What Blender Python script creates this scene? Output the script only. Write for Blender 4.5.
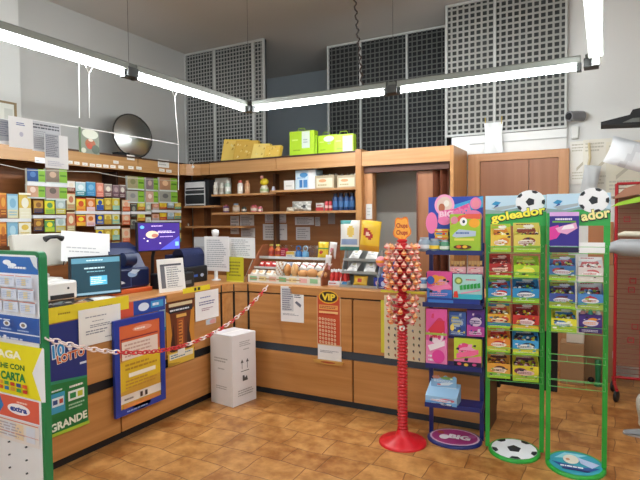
import bpy, math, random
from mathutils import Vector, Matrix
random.seed(7)
PI = math.pi
D = bpy.data
for o in list(D.objects): D.objects.remove(o)
C = bpy.context.scene.collection
# ------------------------------------------------------------ camera
F = 529.5; H = 1.575
yw, pt, rl = [math.radians(a) for a in (28.16, 2.243, .523)]
fw = Vector((-math.sin(yw)*math.cos(pt), math.cos(yw)*math.cos(pt), -math.sin(pt)))
rt = Vector((math.cos(yw), math.sin(yw), 0)); dn = fw.cross(rt)
r2 = rt*math.cos(rl)+dn*math.sin(rl); d2 = -rt*math.sin(rl)+dn*math.cos(rl)
cd = D.cameras.new('camera'); cam = D.objects.new('camera', cd); C.objects.link(cam)
cd.sensor_width = 36; cd.lens = F/640*36; cd.clip_end = 60
m = Matrix.Identity(4)
for i in range(3):
    m[i][0] = r2[i]; m[i][1] = -d2[i]; m[i][2] = -fw[i]
m.translation = Vector((0, 0, H)); cam.matrix_world = m
bpy.context.scene.camera = cam
# ------------------------------------------------------------ world, added daylight fill, exposure
w = D.worlds.new('world'); bpy.context.scene.world = w; w.use_nodes = True
w.node_tree.nodes['Background'].inputs[0].default_value = (.80, .90, 1, 1)
w.node_tree.nodes['Background'].inputs[1].default_value = 1.0
TUBE = 46.0
def area(name, loc, rot, sx, sy, energy, col=(1, 1, 1)):
    l = D.lights.new(name, 'AREA'); l.shape = 'RECTANGLE'; l.size = sx; l.size_y = sy; l.energy = energy; l.color = col
    o = D.objects.new(name, l); C.objects.link(o); o.location = loc; o.rotation_euler = rot; return o
area('added_daylight_fill', (-1.2, -2.62, 1.5), (PI/2, 0, PI), 5.0, 2.2, 190, (.93, .97, 1))  # added area lamp, a weak daylight fill from the unseen side behind the camera
vs = bpy.context.scene.view_settings
vs.view_transform = 'Standard'; vs.look = 'None'; vs.gamma = 1; vs.use_curve_mapping = False; vs.exposure = 1.15
# ------------------------------------------------------------ measuring: a photo point on a known plane
def at(px, py, ax, c):
    d = r2*((px-320)/F)+d2*((py-240)/F)+fw
    o = Vector((0, 0, H)); t = (c-o[ax])/d[ax]
    return o+d*t
def local(px, py, P, rz, yo=0):
    n = Vector((math.sin(rz), -math.cos(rz), 0)); xa = Vector((math.cos(rz), math.sin(rz), 0))
    Q = Vector(P)+n*yo; o = Vector((0, 0, H)); d = at(px, py, 1, 5)-o
    t = (Q-o).dot(n)/d.dot(n); h = o+d*t
    return (h-Vector(P)).dot(xa), h.z-P[2]
# ------------------------------------------------------------ materials
def lin(h):
    h = h.lstrip('#')
    return tuple(((v/12.92) if v <= .04045 else ((v+.055)/1.055)**2.4) for v in [int(h[i:i+2], 16)/255 for i in (0, 2, 4)])+(1,)
MC = {}
def mat(h, rough=.5, metal=0, var=.05, emit=0, alpha=None):
    k = (h, rough, metal, var, emit)
    if k in MC: return MC[k]
    x = D.materials.new('m_'+h.strip('#')); x.use_nodes = True; nt = x.node_tree; b = nt.nodes['Principled BSDF']
    b.inputs['Roughness'].default_value = rough; b.inputs['Metallic'].default_value = metal
    c = lin(h); b.inputs['Base Color'].default_value = c
    if var:
        n = nt.nodes.new('ShaderNodeTexNoise'); n.inputs['Scale'].default_value = 9; tc = nt.nodes.new('ShaderNodeTexCoord')
        nt.links.new(tc.outputs['Object'], n.inputs['Vector'])
        mx = nt.nodes.new('ShaderNodeMix'); mx.data_type = 'RGBA'
        mx.inputs[6].default_value = tuple(v*(1-var) for v in c[:3])+(1,); mx.inputs[7].default_value = tuple(min(1, v*(1+var)) for v in c[:3])+(1,)
        nt.links.new(n.outputs['Fac'], mx.inputs[0]); nt.links.new(mx.outputs[2], b.inputs['Base Color'])
    if emit:
        b.inputs['Emission Color'].default_value = c; b.inputs['Emission Strength'].default_value = emit
    MC[k] = x; return x
def glassy(name, tint=(.9, .95, .95, 1), refl=.12):
    x = D.materials.new(name); x.use_nodes = True; nt = x.node_tree; nt.nodes.remove(nt.nodes['Principled BSDF'])
    o = nt.nodes['Material Output']; t = nt.nodes.new('ShaderNodeBsdfTransparent'); t.inputs[0].default_value = tint
    g = nt.nodes.new('ShaderNodeBsdfGlossy'); g.inputs['Roughness'].default_value = .06
    n = nt.nodes.new('ShaderNodeTexNoise'); n.inputs['Scale'].default_value = 3
    mr = nt.nodes.new('ShaderNodeMapRange'); mr.inputs[3].default_value = refl*.7; mr.inputs[4].default_value = refl*1.3
    s = nt.nodes.new('ShaderNodeMixShader'); nt.links.new(n.outputs['Fac'], mr.inputs[0]); nt.links.new(mr.outputs[0], s.inputs[0])
    nt.links.new(t.outputs[0], s.inputs[1]); nt.links.new(g.outputs[0], s.inputs[2]); nt.links.new(s.outputs[0], o.inputs[0]); return x
GLASS = glassy('clear_plastic')
def wood(name, a, b, axis=0, rough=.38, sc=1):
    x = D.materials.new(name); x.use_nodes = True; nt = x.node_tree; p = nt.nodes['Principled BSDF']; p.inputs['Roughness'].default_value = rough
    tc = nt.nodes.new('ShaderNodeTexCoord'); mp = nt.nodes.new('ShaderNodeMapping'); s = [22*sc]*3; s[axis] = 1.0*sc
    mp.inputs['Scale'].default_value = s; n = nt.nodes.new('ShaderNodeTexNoise'); n.inputs['Scale'].default_value = 1; n.inputs['Detail'].default_value = 4; n.inputs['Distortion'].default_value = .4
    r = nt.nodes.new('ShaderNodeValToRGB'); r.color_ramp.elements[0].position = .3; r.color_ramp.elements[1].position = .72
    r.color_ramp.elements[0].color = lin(a); r.color_ramp.elements[1].color = lin(b)
    nt.links.new(tc.outputs['Object'], mp.inputs[0]); nt.links.new(mp.outputs[0], n.inputs['Vector']); nt.links.new(n.outputs['Fac'], r.inputs[0]); nt.links.new(r.outputs[0], p.inputs['Base Color'])
    return x
WOOD = wood('light_oak_laminate', '#b2783f', '#c98f55', 0)
WOODV = wood('light_oak_upright', '#a8723e', '#bd8852', 2)
DWOOD = wood('brown_shelf_back', '#8f5a30', '#a56c3e', 0)
DOORW = wood('brown_door_wood', '#9c6646', '#ab7452', 2, .45, .6)
FRAMEW = wood('door_frame_wood', '#b98052', '#cc9768', 2, .45)
ACC = wood('folding_door_laminate', '#70402e', '#86503a', 2, .4)
BLACK = mat('#16171b', .45); GREY = mat('#8f9092', .5); WHITE = mat('#e9e9e6', .5)
def plaster(name, h, bump=.04, var=.05):
    x = D.materials.new(name); x.use_nodes = True; nt = x.node_tree; p = nt.nodes['Principled BSDF']; p.inputs['Roughness'].default_value = .85
    n = nt.nodes.new('ShaderNodeTexNoise'); n.inputs['Scale'].default_value = 1.3; n.inputs['Detail'].default_value = 5
    c = lin(h); mx = nt.nodes.new('ShaderNodeMix'); mx.data_type = 'RGBA'
    mx.inputs[6].default_value = tuple(v*(1-var) for v in c[:3])+(1,); mx.inputs[7].default_value = tuple(min(1, v*(1+var)) for v in c[:3])+(1,)
    tc = nt.nodes.new('ShaderNodeTexCoord'); nt.links.new(tc.outputs['Object'], n.inputs['Vector'])
    nt.links.new(n.outputs['Fac'], mx.inputs[0]); nt.links.new(mx.outputs[2], p.inputs['Base Color'])
    n2 = nt.nodes.new('ShaderNodeTexNoise'); n2.inputs['Scale'].default_value = 60; nt.links.new(tc.outputs['Object'], n2.inputs['Vector'])
    b = nt.nodes.new('ShaderNodeBump'); b.inputs['Strength'].default_value = bump; nt.links.new(n2.outputs['Fac'], b.inputs['Height']); nt.links.new(b.outputs[0], p.inputs['Normal'])
    return x
def floor_mat():
    x = D.materials.new('terracotta_tiles'); x.use_nodes = True; nt = x.node_tree; N = nt.nodes.new; L = nt.links.new; p = nt.nodes['Principled BSDF']
    tc = N('ShaderNodeTexCoord'); mp = N('ShaderNodeMapping'); mp.inputs['Rotation'].default_value = (0, 0, .02)
    n = N('ShaderNodeTexNoise'); n.inputs['Scale'].default_value = 3.2; n.inputs['Detail'].default_value = 1
    L(tc.outputs['Object'], mp.inputs[0]); L(tc.outputs['Object'], n.inputs['Vector'])
    sb = N('ShaderNodeVectorMath'); sb.operation = 'SUBTRACT'; sb.inputs[1].default_value = (.5, .5, .5); L(n.outputs['Color'], sb.inputs[0])
    sc = N('ShaderNodeVectorMath'); sc.operation = 'SCALE'; sc.inputs['Scale'].default_value = .085; L(sb.outputs[0], sc.inputs[0])
    ad = N('ShaderNodeVectorMath'); L(mp.outputs[0], ad.inputs[0]); L(sc.outputs[0], ad.inputs[1])
    br = N('ShaderNodeTexBrick'); br.inputs['Scale'].default_value = 1; br.inputs['Brick Width'].default_value = .34; br.inputs['Row Height'].default_value = .235
    br.inputs['Mortar Size'].default_value = .004; br.inputs['Mortar Smooth'].default_value = .5; br.offset = .42; br.squash = .75; br.squash_frequency = 3
    br.inputs['Color1'].default_value = lin('#a06028'); br.inputs['Color2'].default_value = lin('#cf9350'); br.inputs['Mortar'].default_value = lin('#6d4426')
    L(ad.outputs[0], br.inputs['Vector'])
    n2 = N('ShaderNodeTexNoise'); n2.inputs['Scale'].default_value = 7.5; n2.inputs['Detail'].default_value = 7; n2.inputs['Roughness'].default_value = .6; L(tc.outputs['Object'], n2.inputs['Vector'])
    r = N('ShaderNodeValToRGB'); r.color_ramp.elements[0].position = .38; r.color_ramp.elements[0].color = lin('#7a441a'); r.color_ramp.elements[1].position = .64; r.color_ramp.elements[1].color = lin('#dba766'); L(n2.outputs['Fac'], r.inputs[0])
    mx = N('ShaderNodeMix'); mx.data_type = 'RGBA'; mx.inputs[0].default_value = .46; L(br.outputs['Color'], mx.inputs[6]); L(r.outputs[0], mx.inputs[7])
    mm = N('ShaderNodeMix'); mm.data_type = 'RGBA'; L(br.outputs['Fac'], mm.inputs[0]); L(mx.outputs[2], mm.inputs[6]); mm.inputs[7].default_value = lin('#7a4d2a'); L(mm.outputs[2], p.inputs['Base Color'])
    r3 = N('ShaderNodeMapRange'); r3.inputs[3].default_value = .22; r3.inputs[4].default_value = .5; L(n2.outputs['Fac'], r3.inputs[0]); L(r3.outputs[0], p.inputs['Roughness'])
    b = N('ShaderNodeBump'); b.inputs['Strength'].default_value = .25; b.inputs['Distance'].default_value = .004; b.invert = True; L(br.outputs['Fac'], b.inputs['Height']); L(b.outputs[0], p.inputs['Normal'])
    return x
# ------------------------------------------------------------ mesh builder
TX = {}
def textgeo(s, bold):
    k = (s, bold)
    if k not in TX:
        cu = D.curves.new('t', 'FONT'); cu.body = s; cu.size = 1; cu.offset = bold; cu.resolution_u = 3
        o = D.objects.new('t', cu); C.objects.link(o); dg = bpy.context.evaluated_depsgraph_get(); me = D.meshes.new_from_object(o.evaluated_get(dg))
        v = [tuple(q.co) for q in me.vertices]; f = [tuple(p.vertices) for p in me.polygons]
        D.objects.remove(o); D.meshes.remove(me); TX[k] = (v, f)
    return TX[k]
class MB:
    def __init__(s): s.v = []; s.f = []; s.m = []; s.sm = []; s.mats = []; s.M = Matrix.Identity(4)
    def slot(s, m):
        if isinstance(m, str): m = mat(m)
        if m not in s.mats: s.mats.append(m)
        return s.mats.index(m)
    def add(s, vs_, fs, m, smooth=False):
        b = len(s.v); i = s.slot(m)
        s.v += [tuple(s.M @ Vector(q)) for q in vs_]
        for f in fs: s.f.append(tuple(b+k for k in f)); s.m.append(i); s.sm.append(smooth)
        return s
    def box(s, a, b, m):
        x0, y0, z0 = a; x1, y1, z1 = b
        return s.add([(x0, y0, z0), (x1, y0, z0), (x1, y1, z0), (x0, y1, z0), (x0, y0, z1), (x1, y0, z1), (x1, y1, z1), (x0, y1, z1)],
              [(0, 3, 2, 1), (4, 5, 6, 7), (0, 1, 5, 4), (1, 2, 6, 5), (2, 3, 7, 6), (3, 0, 4, 7)], m)
    def prism(s, poly, y0, y1, m, cap=None):      # poly in xz, ccw seen from -y
        n = len(poly); vs_ = [(x, y0, z) for x, z in poly]+[(x, y1, z) for x, z in poly]
        s.add(vs_, [tuple(range(n))], cap or m); s.add(vs_, [tuple(reversed(range(n, 2*n)))]+[(i, i+n, (i+1) % n+n, (i+1) % n) for i in range(n)], m); return s
    def slab(s, poly, z0, z1, m):                  # poly in xy
        n = len(poly); vs_ = [(x, y, z0) for x, y in poly]+[(x, y, z1) for x, y in poly]
        return s.add(vs_, [tuple(reversed(range(n))), tuple(range(n, 2*n))]+[(i, (i+1) % n, (i+1) % n+n, i+n) for i in range(n)], m)
    def tube(s, pts, r, m, n=8, caps=True):
        pts = [Vector(p) for p in pts]; vs_ = []; fs = []; N = len(pts); up = None
        rr = r if isinstance(r, (list, tuple)) else [r]*N
        for i, p in enumerate(pts):
            t = (pts[min(i+1, N-1)]-pts[max(i-1, 0)]).normalized()
            if up is None: up = Vector((0, 0, 1)) if abs(t.z) < .9 else Vector((1, 0, 0))
            a = t.cross(up)
            if a.length < 1e-6: a = t.orthogonal()
            a.normalize(); b = a.cross(t).normalized(); up = b
            for k in range(n):
                q = 2*PI*k/n; vs_.append(p+(a*math.cos(q)+b*math.sin(q))*rr[i])
        for i in range(N-1):
            for k in range(n): fs.append((i*n+k, i*n+(k+1) % n, (i+1)*n+(k+1) % n, (i+1)*n+k))
        s.add(vs_, fs, m, True)
        if caps: s.add(vs_, [tuple(reversed(range(n))), tuple(range((N-1)*n, N*n))], m)
        return s
    def lathe(s, prof, m, c=(0, 0, 0), n=16, sy=1):
        vs_ = []; fs = []; K = len(prof)
        for r, z in prof:
            for k in range(n): q = 2*PI*k/n; vs_.append((c[0]+r*math.cos(q), c[1]+r*sy*math.sin(q), c[2]+z))
        for i in range(K-1):
            for k in range(n): fs.append((i*n+k, i*n+(k+1) % n, (i+1)*n+(k+1) % n, (i+1)*n+k))
        s.add(vs_, fs, m, True)
        s.add(vs_, [tuple(reversed(range(n))), tuple(range((K-1)*n, K*n))], m); return s
    def ball(s, c, r, m, sc=(1, 1, 1), n=12):
        K = n//2+1; vs_ = [(c[0], c[1], c[2]-r*sc[2])]; fs = []
        for i in range(1, K-1):
            a = PI*i/(K-1)
            for k in range(n): q = 2*PI*k/n; vs_.append((c[0]+r*sc[0]*math.sin(a)*math.cos(q), c[1]+r*sc[1]*math.sin(a)*math.sin(q), c[2]-r*sc[2]*math.cos(a)))
        vs_.append((c[0], c[1], c[2]+r*sc[2])); T = len(vs_)-1
        for k in range(n):
            fs.append((0, 1+(k+1) % n, 1+k)); fs.append((T, T-n+k, T-n+(k+1) % n))
            for i in range(K-3): fs.append((1+i*n+k, 1+i*n+(k+1) % n, 1+(i+1)*n+(k+1) % n, 1+(i+1)*n+k))
        return s.add(vs_, fs, m, True)
    def grid(s, fn, nu, nv, mf, smooth=True, flip=False):
        vs_ = [fn(i/nu, j/nv) for j in range(nv+1) for i in range(nu+1)]
        b = len(s.v); s.v += [tuple(s.M @ Vector(q)) for q in vs_]
        for j in range(nv):
            for i in range(nu):
                a = b+j*(nu+1)+i; f = (a, a+1, a+nu+2, a+nu+1)
                s.f.append(tuple(reversed(f)) if flip else f); s.m.append(s.slot(mf((i+.5)/nu, (j+.5)/nv) if callable(mf) else mf)); s.sm.append(smooth)
        return s
    def text(s, t, cx, cz, w_, h_, y, m, bold=.02, rot=0, shear=0):
        v, f = textgeo(t, bold)
        if not v: return s
        x0 = min(p[0] for p in v); x1 = max(p[0] for p in v); z0 = min(p[1] for p in v); z1 = max(p[1] for p in v)
        out = []
        for p in v:
            a = ((p[0]-x0)/(x1-x0)-.5)*w_; b = ((p[1]-z0)/(z1-z0)-.5)*h_; a += shear*b
            out.append((cx+a*math.cos(rot)-b*math.sin(rot), y, cz+a*math.sin(rot)+b*math.cos(rot)))
        return s.add(out, f, m)
    def art(s, w_, h_, y, shapes, x0=0, z0=0, lay=.0005):
        # shapes in 0..1 card units, first at the back
        X = lambda u: x0+(u-.5)*w_
        Z = lambda v: z0+v*h_
        for i, q in enumerate(shapes):
            yy = y-lay*(i+1); k = q[0]
            if k == 'r': s.add([(X(q[1]), yy, Z(q[2])), (X(q[3]), yy, Z(q[2])), (X(q[3]), yy, Z(q[4])), (X(q[1]), yy, Z(q[4]))], [(0, 1, 2, 3)], q[5])
            elif k == 'e':
                n = 20; s.add([(X(q[1]+q[3]*math.cos(2*PI*j/n)), yy, Z(q[2]+q[4]*math.sin(2*PI*j/n))) for j in range(n)], [tuple(range(n))], q[5])
            elif k == 'p': s.add([(X(a), yy, Z(b)) for a, b in q[1]], [tuple(range(len(q[1])))], q[2])
            elif k == 't':  # text, cx, cz, w, h, colour, bold, rot, shear
                e = list(q[7:])+[.02, 0, 0][len(q[7:]):]
                s.text(q[1], X(q[2]), Z(q[3]), q[4]*w_, q[5]*h_, yy, q[6], *e)
            elif k == 'l':  # rows of small print: x0 z0 x1 z1 rows colour
                _, a, b, c, d, n, col = q; rnd = random.Random(n*31+int(a*100)+int(b*77))
                for j in range(n):
                    z_ = d-(j+.5)*(d-b)/n; hh = (d-b)/n*.24; x_ = a
                    e = a+(c-a)*(rnd.random()*.35+.65)
                    while x_ < e:
                        wd = (c-a)*(.05+.12*rnd.random()); xe = min(e, x_+wd)
                        s.add([(X(x_), yy, Z(z_-hh)), (X(xe), yy, Z(z_-hh)), (X(xe), yy, Z(z_+hh)), (X(x_), yy, Z(z_+hh))], [(0, 1, 2, 3)], col); x_ = xe+(c-a)*.02
        return s
    def build(s, name, parent=None, loc=None, rot=None, bevel=0):
        me = D.meshes.new(name); me.from_pydata(s.v, [], s.f)
        for q in s.mats: me.materials.append(q)
        me.polygons.foreach_set('material_index', s.m); me.polygons.foreach_set('use_smooth', s.sm); me.update()
        o = D.objects.new(name, me); C.objects.link(o)
        if parent: o.parent = parent
        if loc is not None: o.location = loc
        if rot is not None: o.rotation_euler = rot
        if bevel: b = o.modifiers.new('bevel', 'BEVEL'); b.width = bevel; b.segments = 2; b.limit_method = 'ANGLE'
        return o
def tag(o, label, cat, group=None, kind=None):
    o['label'] = label; o['category'] = cat
    if group: o['group'] = group
    if kind: o['kind'] = kind
    return o
def thing(name, label, cat, loc=(0, 0, 0), rz=0, group=None):
    o = D.objects.new(name, None); C.objects.link(o); o.empty_display_size = .05; o.location = loc; o.rotation_euler = (0, 0, rz); return tag(o, label, cat, group)
def struct(name, mb, parent=None):
    o = mb.build(name, parent)
    if not parent: o['kind'] = 'structure'
    return o
def copy_tree(o, parent=None):
    c = o.copy(); C.objects.link(c)
    if parent: c.parent = parent
    for ch in list(o.children): copy_tree(ch, c)
    return c
# rectangle of the photo on a plane (ax 1: faces the viewer; ax 0: the left side, faces right)
def rect(b, ax, c, snap=None):
    x0, y0, x1, y1 = b; ym = (y0+y1)/2; xm = (x0+x1)/2
    L, R_ = at(x0, ym, ax, c), at(x1, ym, ax, c); T, B = at(xm, y0, ax, c), at(xm, y1, ax, c)
    wd = (R_-L).length; z0 = B.z if snap is None else snap; mid = (L+R_)/2
    return Vector((mid.x, mid.y, z0)), wd, T.z-z0
def item(name, label, cat, b, ax, c, base, shapes=(), depth=.002, snap=None, group=None, lean=0, bevel=0, turn=0, parent=None):
    P, wd, h = rect(b, ax, c, snap); mb = MB()
    mb.box((-wd/2, 0, 0), (wd/2, depth, h), base); mb.art(wd, h, 0, shapes)
    o = mb.build(name, None, P, (-lean, 0, (PI/2 if ax == 0 else 0)+turn), bevel)
    if label: tag(o, label, cat, group)
    return o
# a generic printed pack: colour fields, a logo blob and small print
def pack(c1, c2, c3='#f4f4f0', c4='#d22', seed=1, word=None):
    r = random.Random(seed); s = [('r', 0, 0, 1, 1, c1), ('p', [(0, 0), (1, 0), (1, .28+.2*r.random()), (0, .2+.25*r.random())], c2),
         ('e', .3+.4*r.random(), .65, .25, .2, c4), ('e', .5, .55, .34, .17, c3)]
    for k in range(11):
        x = .1+.8*r.random(); z = .08+.82*r.random(); q = .3+.7*r.random(); s.append(('p', [(x-.09*q, z-.05*q), (x+.07*q, z-.07*q), (x+.1*q, z+.06*q), (x-.05*q, z+.05*q)], r.choice([c1, c2, c3, c4, c3, '#2a2c3a'])))
    if word: s.append(('t', word, .5, .55, .56, .16, c4 if c4 != c3 else c1, .03, .08))
    else: s.append(('l', .2, .47, .8, .63, 2, c4))
    s.append(('l', .12, .06, .88, .2, 2, c3)); return s
# ============================================================ STRUCTURE
CZ = 3.93
WALLL = plaster('grey_wall', '#b9b9b5'); WALLB = plaster('white_wall', '#e2e2de'); WALLR = plaster('blue_grey_wall', '#a9b2b8'); CEIL = plaster('ceiling_paint', '#c3bfb8')
struct('floor', MB().box((-5.5, -2.6, -.1), (3.2, 7.7, 0), floor_mat()))
struct('ceiling', MB().box((-5.5, -2.6, CZ), (3.2, 7.7, CZ+.1), CEIL))
struct('wall_left', MB().box((-5.45, -2.5, 0), (-5.25, 7.6, CZ), WALLL))
struct('wall_left_pilaster', MB().box((-5.25, -2.5, 0), (-5.12, 3.29, CZ), plaster('pilaster', '#cbccc8')))
struct('wall_back', MB().box((-5.25, 7.5, 0), (3.1, 7.65, CZ), WALLR))
struct('wall_right', MB().box((3.0, -2.5, 0), (3.15, 7.5, CZ), WALLB))
struct('wall_back_right', MB().box((-1.50, 5.97, 0), (3.0, 6.12, CZ), WALLB))
fm = MB().box((-5.25, -2.65, 0), (3, -2.5, .4), WALLB).box((-5.25, -2.65, 2.6), (3, -2.5, CZ), WALLB).box((-5.25, -2.65, .4), (-3.8, -2.5, 2.6), WALLB).box((1.4, -2.65, .4), (3, -2.5, 2.6), WALLB)
struct('wall_front', fm)
wn = struct('window_1', MB().box((-3.8, -2.6, .4), (1.4, -2.58, 2.6), GLASS))
MB().box((-3.8, -2.6, .4), (1.4, -2.54, .46), GREY).box((-3.8, -2.6, 2.54), (1.4, -2.54, 2.6), GREY).box((-1.25, -2.6, .46), (-1.15, -2.54, 2.54), GREY).build('window_frame', wn)
# white ledge above the double door and conduit on wall
struct('trim_1', MB().box((-1.5, 5.93, 2.27), (-.335, 5.968, 2.47), mat('#e8e8e4', .6)))
struct('trim_2', MB().box((-1.3, 5.915, 2.375), (-.335, 5.93, 2.385), mat('#b9b9b5', .6)))
# double door in its frame
DY = 5.95
def fx(px, py=200): return at(px, py, 1, DY).x
dz = at(520, 160, 1, DY).z; dt = at(520, 152, 1, DY).z
d = struct('door_1', MB().box((fx(481), DY-.03, 0), (fx(529)-.003, DY+.01, dz), DOORW))
MB().tube([(fx(529)-.06, DY-.09, 1.0), (fx(529)-.06, DY-.04, 1.0)], .012, GREY).tube([(fx(529)-.06, DY-.09, 1.0), (fx(529)-.17, DY-.09, 1.0)], .009, GREY).build('door_handle', d)
struct('door_2', MB().box((fx(529)+.003, DY-.03, 0), (fx(558), DY+.01, dz), DOORW))
struct('trim_3', MB().box((fx(469), DY-.05, 0), (fx(480.5), DY+.015, dt), FRAMEW).box((fx(558.5), DY-.05, 0), (fx(569), DY+.015, dt), FRAMEW).box((fx(480.5), DY-.05, dz+.003), (fx(558.5), DY+.015, dt), wood('door_head', '#b98052', '#cc9768', 0, .45)))
# ------------------------------------------------------------ wire grilles high on the walls
def grille(label, x0, x1, y, z0, z1, pitch, bar, col, back, uprights, fcol='#c9cbc8', depth=.03):
    t = thing('wall_grille', label, 'grille', ((x0+x1)/2, y, z0), 0, None); wd = x1-x0; h = z1-z0; M_ = mat(col, .5); Fm = mat(fcol, .5)
    f = MB(); b = .022
    f.box((-wd/2, -.02, 0), (-wd/2+b, .01, h), Fm).box((wd/2-b, -.02, 0), (wd/2, .01, h), Fm).box((-wd/2+b, -.02, h-b), (wd/2-b, .01, h), Fm).box((-wd/2+b, -.02, 0), (wd/2-b, .01, b), Fm)
    f.build('frame', t)
    for u in uprights: MB().box((-wd/2+u*wd-.012, -.024, b), (-wd/2+u*wd+.012, .006, h-b), Fm).build('upright', t)
    g = MB(); n = int(wd/pitch)
    for i in range(1, n): x = -wd/2+i*wd/n; g.box((x-bar/2, -.004, b), (x+bar/2, .002, h-b), M_)
    n = int(h/pitch)
    for i in range(1, n): z = i*h/n; g.box((-wd/2+b, -.007, z-bar/2), (wd/2-b, -.001, z+bar/2), M_)
    g.build('mesh', t)
    MB().box((-wd/2, depth, 0), (wd/2, depth+.02, h), mat(back, .9)).build('cavity_shade', t); return t  # dark sheet stands in for the shaded depth behind the mesh
gx = lambda px, py, y: at(px, py, 1, y).x
grille('tall wire grille in the left corner above the yellow packs', gx(184, 100, 5.8)+.02, gx(265, 100, 5.8), 5.8, 2.1, CZ-.01, .050, .013, '#a3a5a1', '#46494b', (.40, .87))
grille('wide shaded grille above the door opening and the lime bags', gx(328, 100, 6.5), gx(447, 100, 6.5), 6.5, 1.7, CZ-.01, .062, .014, '#5f615e', '#2a2c2e', (.30, .69))  # bar colour darkened to carry the shadow this grille hangs in
grille('bright white wall grille above the brown double door', gx(446, 100, 5.93), gx(567, 100, 5.93), 5.92, 2.475, CZ-.01, .062, .020, '#a2a39c', '#4a4c4c', (.43,), '#c4c6c2')
# ------------------------------------------------------------ fluorescent runs
def fluo(label, x, y, rz, L=1.5):
    t = thing('fluorescent_light', label, 'light', (x, y, 2.68), rz, 'fluorescent tubes hung in a run')
    MB().prism([(-.045, .03), (-.045, .075), (-.03, .085), (.03, .085), (.045, .075), (.045, .03)][::-1], .04, L-.04, mat('#777a72', .5)).build('housing', t)
    MB().tube([(0, .07, 0), (0, L-.07, 0)], .016, mat('#f6fbff', .4, 0, 0, TUBE), 12).build('tube', t)
    for y_ in (.035, L-.065): MB().box((-.026, y_, -.028), (.026, y_+.03, .032), mat('#3b3d3a', .5)).build('lamp_holder', t)
    return t
where = ['behind the camera end', 'third back', 'at the left edge', 'ending at the room corner']
for i, y in enumerate((-1.6, -.1, 1.4, 2.9)):
    fluo('long fluorescent light of the left run, '+['farthest behind the viewer', 'beside the viewer', 'cut by the left edge of the photo', 'over the left counter, ending at the far corner'][i], -3.18, y, 0)
fluo('long fluorescent light of the back run, left one, above the lime bags', -1.64, 4.42, PI/2, 1.5)
fluo('long fluorescent light of the back run, right one, above the brown double door', -.12, 4.42, PI/2, 1.5)
for i, y in enumerate((-1.6, -.1, 1.4, 2.85)):
    fluo('fluorescent light of the right run, '+['farthest behind the viewer', 'over the viewer', 'just in front of the viewer', 'short bright one at the top edge'][i], -.06, y, 0)
for (x, y, l) in ((-3.18, 2.9, 'between the two left lights'), (-3.17, 4.42, 'at the far left corner of the run'), (-1.63, 4.42, 'in the middle of the back run'), (-.09, 4.40, 'at the right corner of the run')):
    t = thing('light_connector', 'dark joint box of the light runs '+l, 'connector', (x, y, 2.66))
    MB().box((-.05, -.05, .0), (.05, .05, .07), mat('#2a2b29', .5)).box((-.04, -.04, .07), (.04, .04, .1), mat('#55574f', .5)).build('joint_box', t, bevel=.006)
    MB().tube([(0, 0, .1), (0, 0, CZ-2.66)], .0018, mat('#55554f', .6), 5).build('wire', t)
    if x < -3 and y > 4: MB().lathe([(.005, -.14), (.03, -.1), (.035, 0)], BLACK, (0, 0, CZ-2.66)).build('ceiling_hook', t)
# dark twisted cord from ceiling to the back run
a = at(363, 94, 1, 4.42); b = at(355, 0, 1, 4.42); b = a.lerp(b, (CZ-a.z)/(b.z-a.z)); pts = []
for i in range(61): q = a.lerp(b, i/60); pts.append(q+Vector((.012*math.cos(i*1.6), .012*math.sin(i*1.6), 0)))
tag(MB().tube(pts, .008, mat('#3a302a', .6), 6).build('twisted_cord'), 'dark twisted cord hanging from the ceiling to the back light run', 'cord')
# ------------------------------------------------------------ back shelving unit (front at y=5.3)
BY = 5.3; zb, zt = 2.155, 2.30
xp = at(359, 200, 1, BY).x; xr = at(450, 200, 1, BY).x; xd = at(276, 162, 1, BY).x; xl = -4.42
u = thing('wall_shelving_unit', 'long light-wood wall shelving unit with cornice behind the rear counter', 'shelving', (0, 0, 0))
CORN = wood('cornice_wood', '#b47f4c', '#c99a66', 0)
MB().box((xl, BY, zb), (xd-.004, BY+.03, zt), CORN).build('cornice', u); MB().box((xd+.004, BY, zb), (xp-.035, BY+.03, zt), CORN).build('cornice', u)
MB().box((xl-.3, BY-.01, zt), (xp, 5.72, zt+.018), mat('#4a3222', .5)).build('top_board', u)
MB().box((-5.05, 5.69, 0), (xp, 5.72, zt), DWOOD).build('back_panel', u)
MB().box((xp-.035, BY-.012, 0), (xp+.035, 5.72, zt+.03), WOODV).build('post', u)
xm = at(286, 200, 1, 5.68).x
SH = {}
def shelf(k, x0, x1, y0, px, py, yb=5.69):
    z = at(px, py, 1, y0).z; SH[k] = z; MB().box((x0, y0, z-.025), (x1, yb, z), wood('shelf_wood', '#b98555', '#cf9e6b', 0)).build('shelf', u)
shelf('L1', -4.42, at(276, 195, 1, BY+.03).x, BY+.03, 240, 193.5)
shelf('R1', at(270, 190, 1, BY).x, xp-.036, BY, 320, 188.5)
shelf('L2', -4.42, xp-.036, BY+.03, 280, 211.5)
shelf('C1', -4.95, -4.43, BY+.1, 190, 206); shelf('C2', -4.95, -4.0, BY+.12, 205, 226)
for pxx in (208, 277): x = at(pxx, 200, 1, 5.66).x; MB().box((x-.02, 5.60, 1.1), (x+.02, 5.689, 2.15), mat('#5e3a20', .5)).build('upright', u)
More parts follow.
